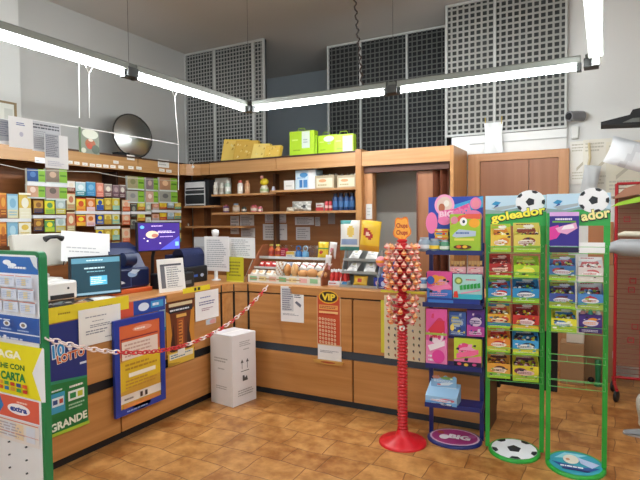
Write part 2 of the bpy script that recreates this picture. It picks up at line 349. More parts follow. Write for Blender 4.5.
# surround of the opening beside it
v = thing('folding_door_surround', 'light-wood surround with brown folding door, beside the shelving', 'door surround', (0, 0, 0))
MB().box((xp+.037, BY, zb-.01), (xr, BY+.035, zt), CORN).build('cornice', v)
MB().box((xr, BY, 0), (xr+.035, 5.89, zt), WOODV).build('side_panel', v)
MB().box((xp+.037, BY+.035, zt-.02), (xr, 5.89, zt), mat('#4a3222', .5)).build('top_board', v)
x1_ = xp+.038; x2_ = at(374.5, 200, 1, 5.42).x
MB().box((x1_, 5.36, 0), (x2_, 5.44, 2.07), FRAMEW).build('jamb', v)
MB().box((x1_, 5.345, 2.075), (xr-.02, 5.46, 2.15), mat('#5a3524', .5)).build('door_track', v)
xa = at(418, 200, 1, 5.40).x
fd = MB(); xf = at(434, 200, 1, 5.40).x; segs = 4; wseg = (xr-.03-xf)/segs
for i in range(segs):
    ya = 5.36 if i % 2 == 0 else 5.46; yb_ = 5.46 if i % 2 == 0 else 5.36; xs = xf+i*wseg; t_ = .012
    fd.slab([(xs, ya), (xs+wseg, yb_), (xs+wseg, yb_+t_), (xs, ya+t_)], .01, 2.07, ACC)
fd.box((xa, 5.40, .01), (xf-.01, 5.42, 2.07), wood('folding_door_light_leaf', '#9a6340', '#ab7350', 2, .4)).box((xa-.012, 5.385, .01), (xa, 5.435, 2.07), ACC); fd.build('folding_leaf', v)
struct('wall_corridor', MB().box((-3.15, 6.0, 0), (-1.52, 6.06, 2.27), plaster('corridor', '#d9d5cb')))
# ------------------------------------------------------------ left shelving unit (front at x=-4.75)
LX = -4.75
lu = thing('wall_shelving_unit', 'light-wood wall rack with cornice along the left wall', 'shelving', (0, 0, 0))
CORNY = wood('cornice_wood_left', '#b08350', '#c69a68', 1); DWOODY = wood('brown_panel_left', '#7a4826', '#8f5a33', 1)
MB().box((LX-.03, 1.5, zb-.01), (LX, 4.43, zt-.01), CORNY).build('cornice', lu); MB().box((LX-.03, 4.438, zb-.01), (LX, 5.12, zt-.01), CORNY).build('cornice', lu)
MB().slab([(LX-.03, 5.125), (LX, 5.125), (-4.72, 5.2), (-4.66, 5.27), (-4.57, 5.30), (-4.43, 5.30), (-4.43, 5.33), (-4.6, 5.33), (-4.7, 5.29), (LX-.03, 5.2)], zb, zt-.005, CORN).build('corner_cornice', lu)
MB().box((-5.1, 1.5, zt-.01), (LX+.01, 5.69, zt+.008), mat('#4a3222', .5)).build('top_board', lu)
MB().box((-5.1, 1.5, 0), (-5.07, 5.69, zt-.01), DWOODY).build('back_panel', lu)
for zz in (1.985,): MB().box((-5.07, 1.6, zz-.45), (-4.83, 5.2, zz-.43), CORNY).build('shelf', lu)
# ------------------------------------------------------------ counters
def counter(label, loc, rz, L, cuts, low, depth, flip=False, wd_=WOOD):
    t = thing('service_counter', label, 'counter', loc, rz)
    MB().box((0, .03, .06), (L, depth, .96), mat('#1c1a1c', .6)).build('body', t)
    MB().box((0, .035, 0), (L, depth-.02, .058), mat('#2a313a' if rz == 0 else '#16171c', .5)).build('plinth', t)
    MB().box((0, -.005, .925), (L, .04, .996), WOOD).box((0, .04, .962), (L, depth+.01, .996), WOOD).build('worktop', t, bevel=.006)
    c = [0]+cuts+[L]
    for a, b in zip(c[:-1], c[1:]): MB().box((a+.007, 0, .478), (b-.007, .028, .913), wd_).build('upper_panel', t, bevel=.002)
    c = [0]+low+[L]
    for a, b in zip(c[:-1], c[1:]): MB().box((a+.007, 0, .062), (b-.007, .028, .408), wd_).build('lower_panel', t, bevel=.002)
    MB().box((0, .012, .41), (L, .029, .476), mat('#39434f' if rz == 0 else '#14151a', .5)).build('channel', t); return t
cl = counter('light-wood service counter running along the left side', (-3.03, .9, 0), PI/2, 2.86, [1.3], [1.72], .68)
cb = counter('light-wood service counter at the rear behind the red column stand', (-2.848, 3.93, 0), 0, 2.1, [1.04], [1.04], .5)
MB().box((2.101, .0, 0), (2.125, .33, .955), mat('#4d3020', .5)).build('end_panel', cb)
cc = thing('service_counter', 'rounded light-wood corner section of the counter behind the white carton', 'counter', (-2.85, 3.76, 0))
def arc(off, n=6): return [(-.18+.16*0+ (.18+off)*0 + (0 if 0 else 0)+x, y) for x, y in [(-off+ .0+(.18)*(1-math.cos(q))*1.0-.0, .17*math.sin(q)+off*math.sin(q)) for q in [i*PI/2/n for i in range(n+1)]]]
def cpoly(off):   # concave quarter arc swept from the left counter to the rear one
    n = 8; P = []
    for i in range(n+1): q = i*PI/2/n; P.append((-(.18+off)*math.cos(q)+.0, (.17+off)*math.sin(q)))
    return P+[(0, .66), (-.86, .66), (-.86, 0)]
MB().slab(cpoly(.03), .06, .955, mat('#1c1a1c', .6)).build('body', cc); MB().slab(cpoly(.035), 0, .058, mat('#23272e', .5)).build('plinth', cc)
def cshell(o0, o1, z0, z1, m, nm, i0=0, i1=8):
    n = 8; a = [(-(.18+o0)*math.cos(i*PI/2/n), (.17+o0)*math.sin(i*PI/2/n)) for i in range(i0, i1+1)]; b = [(-(.18+o1)*math.cos(i*PI/2/n), (.17+o1)*math.sin(i*PI/2/n)) for i in range(i1, i0-1, -1)]
    P = (a+b)[::-1]; m_ = MB(); N = len(P)//2
    for i in range(N-1): m_.slab([P[i], P[i+1], P[-2-i], P[-1-i]], z0, z1, m)
    return m_.build(nm, cc)
cshell(-.005, .04, .925, .996, WOOD, 'worktop_edge'); MB().slab(cpoly(.04), .962, .996, WOOD).build('worktop', cc)
for i0, i1 in ((0, 4), (4, 8)): cshell(0, .028, .478, .913, WOOD, 'upper_panel', i0, i1)
cshell(0, .028, .062, .408, WOOD, 'lower_panel'); cshell(.012, .029, .41, .476, mat('#1c2026', .5), 'channel')
# vertical black seams
for q in (0, .5, 1):
    a_ = q*PI/2; x = -(.18-.001)*math.cos(a_); y = (.17-.001)*math.sin(a_); MB().box((x-.007, y-.007, .062), (x+.007, y+.007, .99), BLACK).build('seam', cc)
# black swing gate beyond the rear counter
t = thing('swing_gate', 'black low gate beyond the end of the rear counter', 'gate', (-.70, 4.27, 0), math.atan2(-.02, .42))
MB().box((0, 0, .275), (.41, .03, .72), mat('#0c0c10', .6)).build('gate_panel', t); MB().box((-.02, -.012, .25), (0.0, .03, .8), mat('#0c0c10', .6)).build('gate_post', t)
# ============================================================ OBJECTS
# white carton in the counter corner
P = [at(210, 402, 2, 0), at(233, 408, 2, 0), at(258, 398, 2, 0)]
P[2] = P[1]+(P[2]-P[1]).normalized()*.28
ex = (P[2]-P[1]).normalized(); ang = math.atan2(ex.y, ex.x)
t = thing('carton', 'tall white carton with printed arrows standing in the counter corner', 'box', tuple(P[1]), ang)
cw, cdp, ch = .285, .27, .605; WC = mat('#e2dfdf', .6, 0, .03)
MB().box((0, 0, 0), (cw, cdp, ch), WC).build('carton_body', t, bevel=.004)
PR = '#4a4848'; LG = '#a9a6a4'
MB().art(cw, ch, -.001, [('l', .3, .82, .85, .9, 3, LG), ('l', .45, .76, .75, .79, 1, LG), ('r', .38, .50, .40, .60, PR), ('p', [(.33, .59), (.45, .59), (.39, .64)], PR), ('r', .60, .50, .62, .60, PR), ('p', [(.55, .59), (.67, .59), (.61, .64)], PR),
    ('r', .33, .465, .68, .475, PR), ('p', [(.40, .33), (.62, .33), (.58, .40), (.5, .37), (.47, .41), (.40, .41)], PR), ('l', .2, .12, .9, .22, 3, LG)], cw/2, 0).build('printed_marks', t)
mb = MB(); mb.M = Matrix.Rotation(-PI/2, 4, 'Z'); mb.art(cdp, ch, -.001, [('l', .2, .60, .8, .68, 2, LG), ('l', .35, .5, .65, .53, 1, LG), ('l', .25, .22, .75, .28, 2, LG)], -cdp/2, 0); mb.build('printed_marks', t)
MB().box((.01, cdp*.47, ch), (cw-.01, cdp*.53, ch+.001), mat('#f4f2ee', .3)).box((0.01, .01, ch), (cw-.01, cdp-.01, ch+.0006), WC).build('flap_tape', t)
# red column stand with lollipops
t = thing('lollipop_stand', 'red ribbed column stand with round stepped foot, topped by an orange flower sign', 'display stand', tuple(at(405, 442, 2, 0)+Vector((-.012, -.015, 0))), .3)
RED = mat('#d5202a', .28, 0, 0); RED2 = mat('#c81d26', .35, 0, 0)
MB().lathe([(.166, 0), (.166, .012), (.157, .020), (.132, .023), (.127, .031), (.085, .035), (.08, .043), (.055, .047), (.045, .07), (.036, .1)], RED, n=32).build('foot', t)
pr = []; z = .1
while z < 1.42: pr += [(.026, z), (.037, z+.007), (.037, z+.012), (.026, z+.019)]; z += .023
pr.append((.02, z)); MB().lathe(pr, RED2, n=18).build('ribbed_column', t)
n = 40; OR = [(.058*(1+.13*math.cos(5*2*PI*i/n+1.2))*math.cos(2*PI*i/n), 1.50+.088*(1+.12*math.cos(5*2*PI*i/n+1.2))*math.sin(2*PI*i/n)) for i in range(n)]
sg = MB().prism(OR, -.006, .004, mat('#f0822a', .4)); sg.prism([(x*.86, 1.5+(z_-1.5)*.86) for x, z_ in OR], -.0075, -.006, mat('#f9b23e', .4))
sg.text('Chupa', 0, 1.522, .078, .042, -.0085, mat('#b3231f', .4), .03).text('Chups', 0, 1.474, .078, .042, -.0085, mat('#b3231f', .4), .03)
sg.build('flower_sign', t); MB().tube([(0, .0, 1.40), (0, .0, 1.45)], .008, RED2).build('sign_post', t)
levels = [(1.37, .095, 12), (1.33, .09, 12), (1.29, .095, 13), (1.25, .098, 13), (1.21, .105, 12), (1.17, .105, 12), (1.13, .10, 12), (1.09, .095, 11), (1.01, .085, 7), (.97, .085, 8), (.93, .085, 7), (.89, .08, 7), (.85, .07, 6)]
for z, r, k in levels: MB().lathe([(.036, z-.006), (r-.012, z-.004), (r-.012, z+.002), (.036, z+.004)], mat('#c62a30', .35), n=20).build('holder_ring', t)
MB().ball((0, -.045, .82), .022, '#f1efe8').ball((0, -.058, .82), .011, '#cc3333', n=8).build('round_badge', t)
LC = [('#efb09c', '#dc4a34'), ('#f0b27a', '#e46c30'), ('#f0c4b4', '#d04a4c')]
base = t.location; protos = []
for k, (ca, cb_) in enumerate(LC):
    q = thing('lollipop', 'wrapped round lollipop stuck in the rings of the red column stand', 'lollipop', (0, 0, 0), 0, 'lollipops on the red stand')
    MB().ball((0, 0, 0), .0185, mat(ca, .25), n=10).ball((0, -.003, -.002), .0178, mat(cb_, .25), (1, 1, .55), 10).build('candy', q)
    MB().tube([(0, .012, -.005), (0, .04, -.012)], .002, '#f2efe6', 5).lathe([(.009, .013), (.004, .02), (.007, .027)], mat(ca, .3), n=8).build('wrapped_stick', q); protos.append(q)
first = [True]*3
for li, (z, r, k) in enumerate(levels):
    for j in range(k):
        a = 2*PI*(j+(li % 2)*.5)/k+.2
        if z < 1.0 and j % 4 == 3: continue
        ki = (j*2+li) % 3
        if first[ki]: q = protos[ki]; first[ki] = False
        else: q = copy_tree(protos[ki])
        q.location = (base.x+(r+.012)*math.sin(a), base.y-(r+.012)*math.cos(a), z+.008); q.rotation_euler = (0, 0, a)
tag(MB().ball((0, 0, 0), .038, mat('#ee9aa4', .3)).ball((0, -.006, 0), .036, mat('#f0a032', .3), (1, 1, .5)).build('giant_lollipop', None, (base.x-.145, base.y-.03, 1.275)), 'larger pink and orange lollipop on the left of the red stand', 'lollipop')
# ------------------------------------------------------------ soccer ball artwork
def ballart(cx, cz, rx, rz, ang=0):
    s = [('e', cx, cz, rx, rz, '#eef0f2')]; BK = '#22262c'
    s.append(('p', [(cx+.32*rx*math.cos(ang+2*PI*i/5), cz+.36*rz*math.sin(ang+2*PI*i/5)) for i in range(5)], BK))
    for i in range(5):
        a = ang+2*PI*(i)/5+PI*.0; q = []
        for (rr, da) in ((.98, -.25), (1.0, 0), (.98, .25), (.78, .16), (.78, -.16)): q.append((cx+rr*rx*math.cos(a+PI/5+da), cz+rr*rz*math.sin(a+PI/5+da)))
        s.append(('p', q, BK))
    return s
# candy display box on a rack (local coordinates of the rack)
GN = '#2fa23c'
def candy(root, rz, px, word, cols, label, seed, kind=0, group=None, yo=.0, dep=.10):
    x0, y0, x1, y1 = px; ym = (y0+y1)/2; xm = (x0+x1)/2
    a = local(x0+.7, ym, root, rz, yo)[0]; b = local(x1-.7, ym, root, rz, yo)[0]; zt_ = local(xm, y0, root, rz, yo)[1]; z0 = local(xm, y1, root, rz, yo)[1]+.002
    wd = b-a; h = zt_-z0; lip = h*.60
    Mx = Matrix.Rotation(rz, 4, 'Z'); loc = Vector(root)+Mx @ Vector(((a+b)/2, -yo, z0))
    t = thing('candy_display_box', label, 'candy box', tuple(loc), rz, group); c1, c2, c3, c4 = cols; K = mat(c1, .4)
    bd = MB().box((-wd/2, 0, 0), (wd/2, .0025, lip), K).box((-wd/2, .0025, 0), (wd/2, dep, .003), K).box((-wd/2, dep-.003, .003), (wd/2, dep, h), K)
    for s_ in (-1, 1): xx = s_*(wd/2-.0013); bd.add([(xx-.0012, .0025, 0), (xx+.0012, .0025, 0), (xx+.0012, dep, 0), (xx-.0012, dep, 0), (xx-.0012, .0025, lip), (xx+.0012, .0025, lip), (xx+.0012, dep, h), (xx-.0012, dep, h)],
          [(0, 3, 2, 1), (4, 5, 6, 7), (0, 1, 5, 4), (1, 2, 6, 5), (2, 3, 7, 6), (3, 0, 4, 7)], K)
    bd.art(wd, lip, 0, pack(c1, c2, c3, c4, seed, word)+[('r', 0, 0, 1, .16, '#9ccb2e' if kind == 0 else c2)]); bd.build('carton', t)
    MB().art(wd-.006, h-lip*.9, dep-.0035, [('r', 0, 0, 1, 1, c1 if kind != 2 else '#d8dadc'), ('p', [(0, .6), (1, .75), (1, 1), (0, 1)], c3 if kind == 2 else c2 if seed % 2 else c1), ('p', [(.1, .2), (.9, .35), (.85, .6), (.15, .55)], c4), ('e', .6, .75, .22, .14, c3), ('l', .1, .8, .9, .95, 1, c4), ('l', .15, .5, .8, .62, 1, c3)], 0, lip*.9).build('header_card', t)
    r = random.Random(seed); sw = MB(); cc_ = [c4, c2, c3, c1, '#3b2a2a', '#8a3434']
    for i in range(24):
        x = (r.random()-.5)*(wd-.03); y = .014+r.random()*(dep-.03); z = lip*.86+(y/dep)*h*.2
        sw.ball((x, y, z), .011, mat(r.choice(cc_), .35), (1.1, .8, .8), 6)
    sw.build('wrapped_sweets', t)['kind'] = 'stuff'
    return t
# ------------------------------------------------------------ two green candy racks
def rack(label, base, rz, half, px, ztop_l, word, right_part, boxes, wires, oval):
    t = thing('candy_rack', label, 'display rack', tuple(base), rz); G = mat(GN, .3)
    xl_, xr_ = px; zt_ = 1.70
    for x in (xl_, xr_):
        MB().box((x-.014, -.012, .02), (x+.014, .014, 1.5), G).build('post', t)
    hb = MB(); hw = xr_-xl_+.036; hc = (xl_+xr_)/2
    hb.box((hc-hw/2, -.014, 1.52), (hc+hw/2, -.006, zt_+.02), mat('#2fa048', .4))
    A = [('r', 0, 0, 1, 1, '#2fa548'), ('r', 0, .42, 1, 1, '#bcd9ea'), ('p', [(0, .55), (.3, .5), (.62, .62), (1, .5), (1, .42), (0, .40)], '#8da9a4'), ('p', [(0, .0), (1, .0), (1, .45), (.5, .5), (0, .32)], '#37ab50'),
         ('p', [(.1, .72), (.2, .66), (.26, .78), (.17, .82)], '#2b8ec0'), ('p', [(.12, .58), (.22, .66), (.2, .72)], '#3a4f8f'), ('p', [(.1, .6), (.2, .5), (.5, .62), (.5, .7)], '#a7b4b8')]
    A += ballart(.74, .78, .24, .38, .6)
    rr = .16
    A += [('t', word, .54, .34, .94, .42, '#16202a', .06, rr), ('t', word, .54, .35, .90, .36, '#fbf24e', .035, rr)] if word == 'goleador' else [('t', word, .77, .34, .48, .36, '#16202a', .06, rr), ('t', word, .77, .35, .45, .31, '#f8eea0', .035, rr)]
    hb.art(hw, zt_+.02-1.52, -.014, A, hc, 1.52); hb.prism([(hc+hw*.24+hw*.245*math.cos(2*PI*i/24), 1.52+.2*.78+.2*.385*math.sin(2*PI*i/24)) for i in range(24)], -.006, -.001, mat('#eef0f2', .4))
    hb.box((xl_-.018, -.014, 1.40), (xl_+.018, -.004, 1.52), G).box((xr_-.018, -.014, 1.40), (xr_+.018, -.004, 1.52), G); hb.build('header_board', t)
    e = MB().lathe([(half, 0), (half, .012), (half*.96, .018), (half*.9, .018)], G, (hc, 0, 0), 32, 1.12); n = 36
    oc = [((hc+half*.86*math.cos(2*PI*i/n)), half*.96*math.sin(2*PI*i/n)) for i in range(n)]
    e.build('foot_plate', t); o = MB()
    S = []
    if oval == 'ball': S = ballart(.5, .5, .5, .5, PI/2)
    else: S = [('e', .5, .5, .5, .5, '#2f9fb5'), ('p', [(.05, .45), (.3, .2), (.7, .15), (.95, .4), (.6, .35)], '#1d4f93'), ('p', [(.1, .6), (.3, .9), (.75, .9), (.5, .7)], '#8fd3dc'), ('p', [(.55, .75), (.95, .55), (.8, .35), (.6, .5)], '#b8c7e8'),
               ('e', .42, .62, .15, .2, '#e8e2d2'), ('e', .36, .6, .04, .05, '#c98d6a'), ('l', .22, .24, .78, .36, 1, '#f2f2f6'), ('r', .25, .16, .75, .21, '#2a2f6a')]
    o.M = Matrix.Translation((hc, 0, .019)) @ Matrix.Rotation(-PI/2, 4, 'X') @ Matrix.Identity(4)
    o.art(2*half*.88, 2*half*.98, 0, S, 0, -half*.98); ob = o.build('printed_oval', t)
    wm = mat('#6cc06a', .4)
    for zz in wires:
        f = MB(); f.tube([(xl_, 0, zz), (xl_+.005, -.122, zz), (xr_-.005, -.122, zz), (xr_, 0, zz)], .0022, wm, 5).tube([(xl_, .0, zz+.012), (xr_, .0, zz+.012)], .0022, wm, 5).tube([(xl_, 0, zz+.045), (xl_+.005, -.122, zz+.04), (xr_-.005, -.122, zz+.04), (xr_, 0, zz+.045)], .0018, wm, 5)
        for k in (1, 2): x = xl_+(xr_-xl_)*k/3; f.tube([(x, -.122, zz), (x, .0, zz+.004)], .0009, wm, 4)
        f.build('wire_shelf', t)
    return t
R1 = Vector((at(513, 446, 2, 0).x, 3.70, 0)); a1 = .18
R2 = Vector((at(577, 458, 2, 0).x, 3.66, 0)); a2 = .07
def lx(px, py, R, a): return local(px, py, R, a)[0]
def lz(px, py, R, a): return local(px, py, R, a)[1]
rk1_rows = [252.5, 277.5, 301.5, 328.5, 352.5, 379]
candyword = {}
b1 = [((490, 224, 511.5, 252), ('#e2c244', '#a6c93a', '#f3efe4', '#d9892c'), 'yellow candy box with a white tag, top left of the left rack', None),
      ((513, 223, 541, 252.5), ('#d8c65a', '#9fbf38', '#efe9dc', '#8a3a22'), 'pale yellow candy box, top right of the left rack', None),
      ((488.5, 255, 512, 277.5), ('#a82420', '#c23a22', '#f0c9b8', '#7a1414'), 'dark red candy box, left side of the left rack', None),
      ((513, 257, 540, 278), ('#a8cf2a', '#7fbf2a', '#f4e84a', '#e4f07a'), 'lime green candy box of the left rack', None),
      ((487.5, 280, 511.5, 301), ('#2f86c0', '#7fbb3a', '#f2f2f2', '#c02a2a'), 'blue candy box with white lettering, left side of the left rack', None),
      ((512, 279, 540, 303), ('#2a8fc8', '#8fc23a', '#f2f2f2', '#1d3a6a'), 'bright blue candy box, right side of the left rack', None),
      ((487, 305, 511, 328), ('#d8a02c', '#2f7fb0', '#f3e9c0', '#c8402c'), 'orange and blue candy box, left side of the left rack', None),
      ((512, 305, 539.5, 331), ('#c02f24', '#e2c02c', '#f2dede', '#9a1a1a'), 'red and yellow candy box, right side of the left rack', None),
      ((486.5, 330, 511, 352), ('#e0872c', '#d6cc34', '#f6efe0', '#c83020'), 'orange candy box, second lowest on the left rack', None),
      ((512, 331, 539.5, 355), ('#3a9ad0', '#d8d040', '#f4f4ee', '#22304a'), 'light blue candy box, second lowest on the left rack', None),
      ((486.5, 354, 511, 378), ('#e0a03a', '#8ac23a', '#f2d8c0', '#5a2a26'), 'orange box of dark sweets, lowest left of the left rack', None),
      ((512, 356, 539.5, 381.5), ('#d9c82e', '#a8c22e', '#e8c4b8', '#7a3450'), 'yellow box of purple sweets, lowest right of the left rack', None)]
b2 = [((548.5, 256, 576.5, 280.5), ('#3d6c9e', '#9aa84a', '#d8dde4', '#a83a4a'), 'blue box of red and grey sweets on the right rack', None),
      ((577.5, 258, 604, 282), ('#d9cfcb', '#dcd4c6', '#f2f0ee', '#c86a6a'), 'clear box of pale sweets on the right rack', None),
      ((548.5, 284, 576, 308.5), ('#3a4f9a', '#9aa83a', '#dfe2ea', '#6a2434'), 'dark blue box of black and red sweets on the right rack', None),
      ((577, 284, 604, 309.5), ('#4a86c4', '#9fb84a', '#eef0f2', '#b83440'), 'light blue box of striped sweets on the right rack', None),
      ((550.5, 310, 577.5, 332), ('#e0d838', '#a6c92e', '#f0f0e0', '#3a7ab0'), 'yellow sweets box with white lettering, lowest left on the right rack', None)]
w1 = [local(513, y, R1, a1, .118)[1]-.003 for y in (252.5, 278, 303, 330, 354, 381)]
w2 = [local(577, y, R2, a2, .118)[1]-.003 for y in (253, 281.5, 309, 333, 348, 362, 371, 388)]
rack('green football-themed candy rack full of boxes, the left one', R1, a1, .165, (lx(488, 300, R1, a1), lx(542.5, 300, R1, a1)), 0, 'goleador', None, None, w1, 'ball')
rack('green candy rack with empty lower wire shelves, the right one', R2, a2, .175, (lx(549, 300, R2, a2), lx(606, 300, R2, a2)), 0, 'ador', None, None, w2[:4]+[w2[5], w2[7]], 'tattoo')
for i, (px, c, l, wd_) in enumerate(b1): candy(R1, a1, px, wd_, c, l, 11+i, 0, 'candy boxes on the left green rack', .118)
for i, (px, c, l, wd_) in enumerate(b2): candy(R2, a2, px, wd_, c, l, 51+i, 0 if i in (0, 2, 4) else 2, 'candy boxes on the right green rack', .118)
def onrack(name, label, cat, px, R, a, yo, depth, base_, shapes, group=None, lean=0):
    x0, y0, x1, y1 = px; ym = (y0+y1)/2; xm = (x0+x1)/2
    A_, B_ = local(x0, ym, R, a, yo)[0], local(x1, ym, R, a, yo)[0]; T_, Z_ = local(xm, y0, R, a, yo)[1], local(xm, y1, R, a, yo)[1]
    mb = MB().box((-(B_-A_)/2, 0, 0), ((B_-A_)/2, depth, T_-Z_), base_).art(B_-A_, T_-Z_, 0, shapes)
    o = mb.build(name, None, R+Matrix.Rotation(a, 4, 'Z') @ Vector(((A_+B_)/2, -yo, Z_)), (-lean, 0, a)); return tag(o, label, cat, group)
onrack('sweets_bag', 'purple and pink sweets bag hanging at the top of the right rack', 'bag', (549.5, 212, 579, 252.5), R2, a2, .05, .03, '#2e2278',
    [('r', 0, .0, 1, 1, '#33248a'), ('r', 0, .9, 1, 1, '#d9a8e0'), ('p', [(0, .3), (.25, .35), (.4, .5), (.3, .68), (0, .62)], '#d83a9a'), ('p', [(.3, .5), (.6, .45), (.95, .6), (.9, .74), (.45, .66), (.2, .6)], '#e8a8cf'), ('p', [(.4, .56), (.85, .6), (.8, .7), (.5, .66)], '#f6ecf2'),
     ('l', .2, .78, .8, .87, 1, '#e8e0f4'), ('r', .1, .74, .9, .78, '#6aa23a'), ('r', 0, 0, 1, .14, '#1b1440'), ('r', .05, .15, .95, .17, '#8d7ac0')])
onrack('price_sheet', 'blank white sheet in the empty top right bay of the right rack', 'sheet', (579.5, 242.5, 605, 253), R2, a2, .075, .002, '#f4f4f4', [])
onrack('sweets_tub', 'purple box holding three white-capped bottles on the right rack', 'box', (579, 315, 602, 333), R2, a2, .08, .07, '#4a2f8a', pack('#4a2f8a', '#3a2470', '#e8e0f0', '#f09a2c', 5))
for k, px in enumerate((583, 590.5, 598)):
    x, z = local(px, 313, R2, a2, .05); loc = R2+Matrix.Rotation(a2, 4, 'Z') @ Vector((x, -.05, local(590, 315, R2, a2, .05)[1]+.001))
    tag(MB().lathe([(.014, 0), (.014, .015), (.010, .022), (.010, .03), (.004, .034)], ['#e3a7b0', '#5ab8a0', '#f0f0f4'][k], n=12).build('squeeze_bottle', None, loc), ['pink', 'green', 'white'][k]+' capped sweet bottle standing on the purple box', 'bottle', 'bottles in the purple box')
# ------------------------------------------------------------ blue candy stand
R3 = Vector((at(457, 435, 2, 0).x, 3.74, 0)); a3 = .12; NB = mat('#162268', .35)
def L3(px, py, yo=0): return local(px, py, R3, a3, yo)
bx0, bx1 = L3(428.5, 225)[0], L3(483, 225)[0]; bx1b = L3(485.5, 400)[0]
zs = [L3(455, y, .11)[1] for y in (252, 275, 304.5, 366, 404)]
t = thing('candy_rack', 'dark blue bubble gum rack with a pink bubble header, left of the green racks', 'display rack', tuple(R3), a3)
BB = MB().box((bx0, .02, .0), (bx0+.028, .045, 1.40), NB).build('post', t)
MB().box((bx1-.02, .02, .0), (bx1+.008, .045, 1.40), NB).build('post', t)
for z, d_, xa_ in zip(zs, (.12, .11, .14, .14, .17), (0, 0, .02, 0, 0)):
    MB().box((bx0-xa_+.002, -d_, z-.02), (bx1+.006, .018, z-.002), NB).box((bx0-xa_+.002, -d_-.004, z-.02), (bx1+.006, -d_, z+.012), NB).build('shelf', t)
hw = bx1-bx0; hz0 = zs[0]; hh = 1.725-hz0; hb = MB().box((bx0, .0, hz0), (bx1, .012, hz0+hh), mat('#1f3a98', .35))
PK = '#ef7fb6'; PL = '#f6a9cf'
hb.art(hw, hh, 0, [('r', 0, 0, 1, 1, '#2747b0'), ('p', [(.3, .8), (1, 1), (1, .8), (.45, .68)], '#3fa3dc'), ('e', .06, .52, .11, .2, PK), ('e', .3, .85, .185, .2, PL), ('e', .3, .85, .14, .155, '#e8cfc4'), ('e', .25, .8, .06, .08, '#b86a4a'), ('e', .34, .88, .05, .06, '#f6eee6'), ('e', .87, .87, .10, .11, PK), ('e', .87, .87, .07, .08, '#f48fa8'),
   ('e', .82, .63, .17, .12, PK), ('e', .82, .6, .13, .08, '#f6b8d0'), ('p', [(.18, .6), (.5, .66), (.74, .8), (.76, .88), (.5, .78), (.2, .74)], '#e4559c'), ('t', 'BIG', .34, .68, .30, .14, PL, .06, .05), ('t', 'babol', .60, .74, .36, .15, PK, .06, .22), ('e', .3, .56, .12, .08, PK), ('t', 'BIG', .34, .685, .25, .09, '#fbd7e6', .02, .05)], (bx0+bx1)/2, hz0)
hb.prism([((bx0+.3*hw)+.068*math.cos(2*PI*i/24), hz0+hh*.87+.068*math.sin(2*PI*i/24)) for i in range(24)], .001, .010, mat(PL, .4)); hb.build('header_board', t)
el = MB(); cx = (bx0+bx1)/2; el.lathe([(.19, 0), (.19, .012), (.182, .02), (.175, .02)], NB, (cx, -.03, 0), 32, .85); el.build('foot_plate', t)
o_ = MB(); o_.M = Matrix.Translation((cx, -.03, .021)) @ Matrix.Rotation(-PI/2, 4, 'X')
o_.art(.345, .29, 0, [('e', .5, .5, .5, .5, '#d9b8d0'), ('e', .5, .5, .46, .45, '#a5307a'), ('e', .2, .68, .07, .08, '#a8402a'), ('p', [(.16, .5), (.3, .62), (.5, .66), (.46, .5)], '#b8448a'), ('t', 'BIG', .60, .50, .44, .26, '#f4eef4', .06, -.06), ('e', .3, .42, .1, .14, '#f4eef4'), ('e', .84, .62, .08, .1, '#c05a9c')], 0, -.145); o_.build('printed_oval', t)
def b3(name, label, cat, px, yo, depth, cols, seed, extra=(), group='boxes on the blue rack', lean=0, z=None):
    x0, y0, x1, y1 = px; ym = (y0+y1)/2; xm = (x0+x1)/2
    A_, B_ = L3(x0, ym, yo)[0], L3(x1, ym, yo)[0]; T_ = L3(xm, y0, yo)[1]; Z_ = (L3(xm, y1, yo)[1] if z is None else z)+.0005
    mb = MB().box((-(B_-A_)/2, 0, 0), ((B_-A_)/2, depth, T_-Z_), cols[0]).art(B_-A_, T_-Z_, 0, pack(*cols, seed)+list(extra))
    o = mb.build(name, None, R3+Matrix.Rotation(a3, 4, 'Z') @ Vector(((A_+B_)/2, -yo, Z_)), (-lean, 0, a3)); return tag(o, label, cat, group)
b3('gum_box', 'lime green gum box with a football and red top on the blue rack', 'candy box', (450, 214, 480.5, 251), .095, .06, ('#9fc62c', '#8ab52a', '#b8d84a', '#c8d45a'), 3,
   [('r', 0, 0, 1, 1, '#a2c832'), ('p', [(0, .7), (.3, .95), (.55, 1), (1, 1), (1, .86), (.5, .88)], '#e8604a'), ('e', .8, .76, .18, .12, '#f0a828'), ('e', .15, .84, .12, .1, '#d8889a'), ('e', .45, .8, .12, .11, '#f2f2f2'), ('e', .46, .8, .045, .045, '#2a3040'), ('p', [(.08, .42), (.2, .38), (.85, .42), (.86, .55), (.3, .6), (.15, .5)], '#b8c8dc'), ('l', .2, .45, .8, .55, 1, '#5a78b0'), ('r', .15, .3, .8, .36, '#e8e060'), ('e', .42, .13, .3, .06, '#5a3a10'), ('e', .3, .14, .08, .04, '#e06a2a'), ('e', .5, .14, .08, .04, '#f0c030')], z=zs[0])


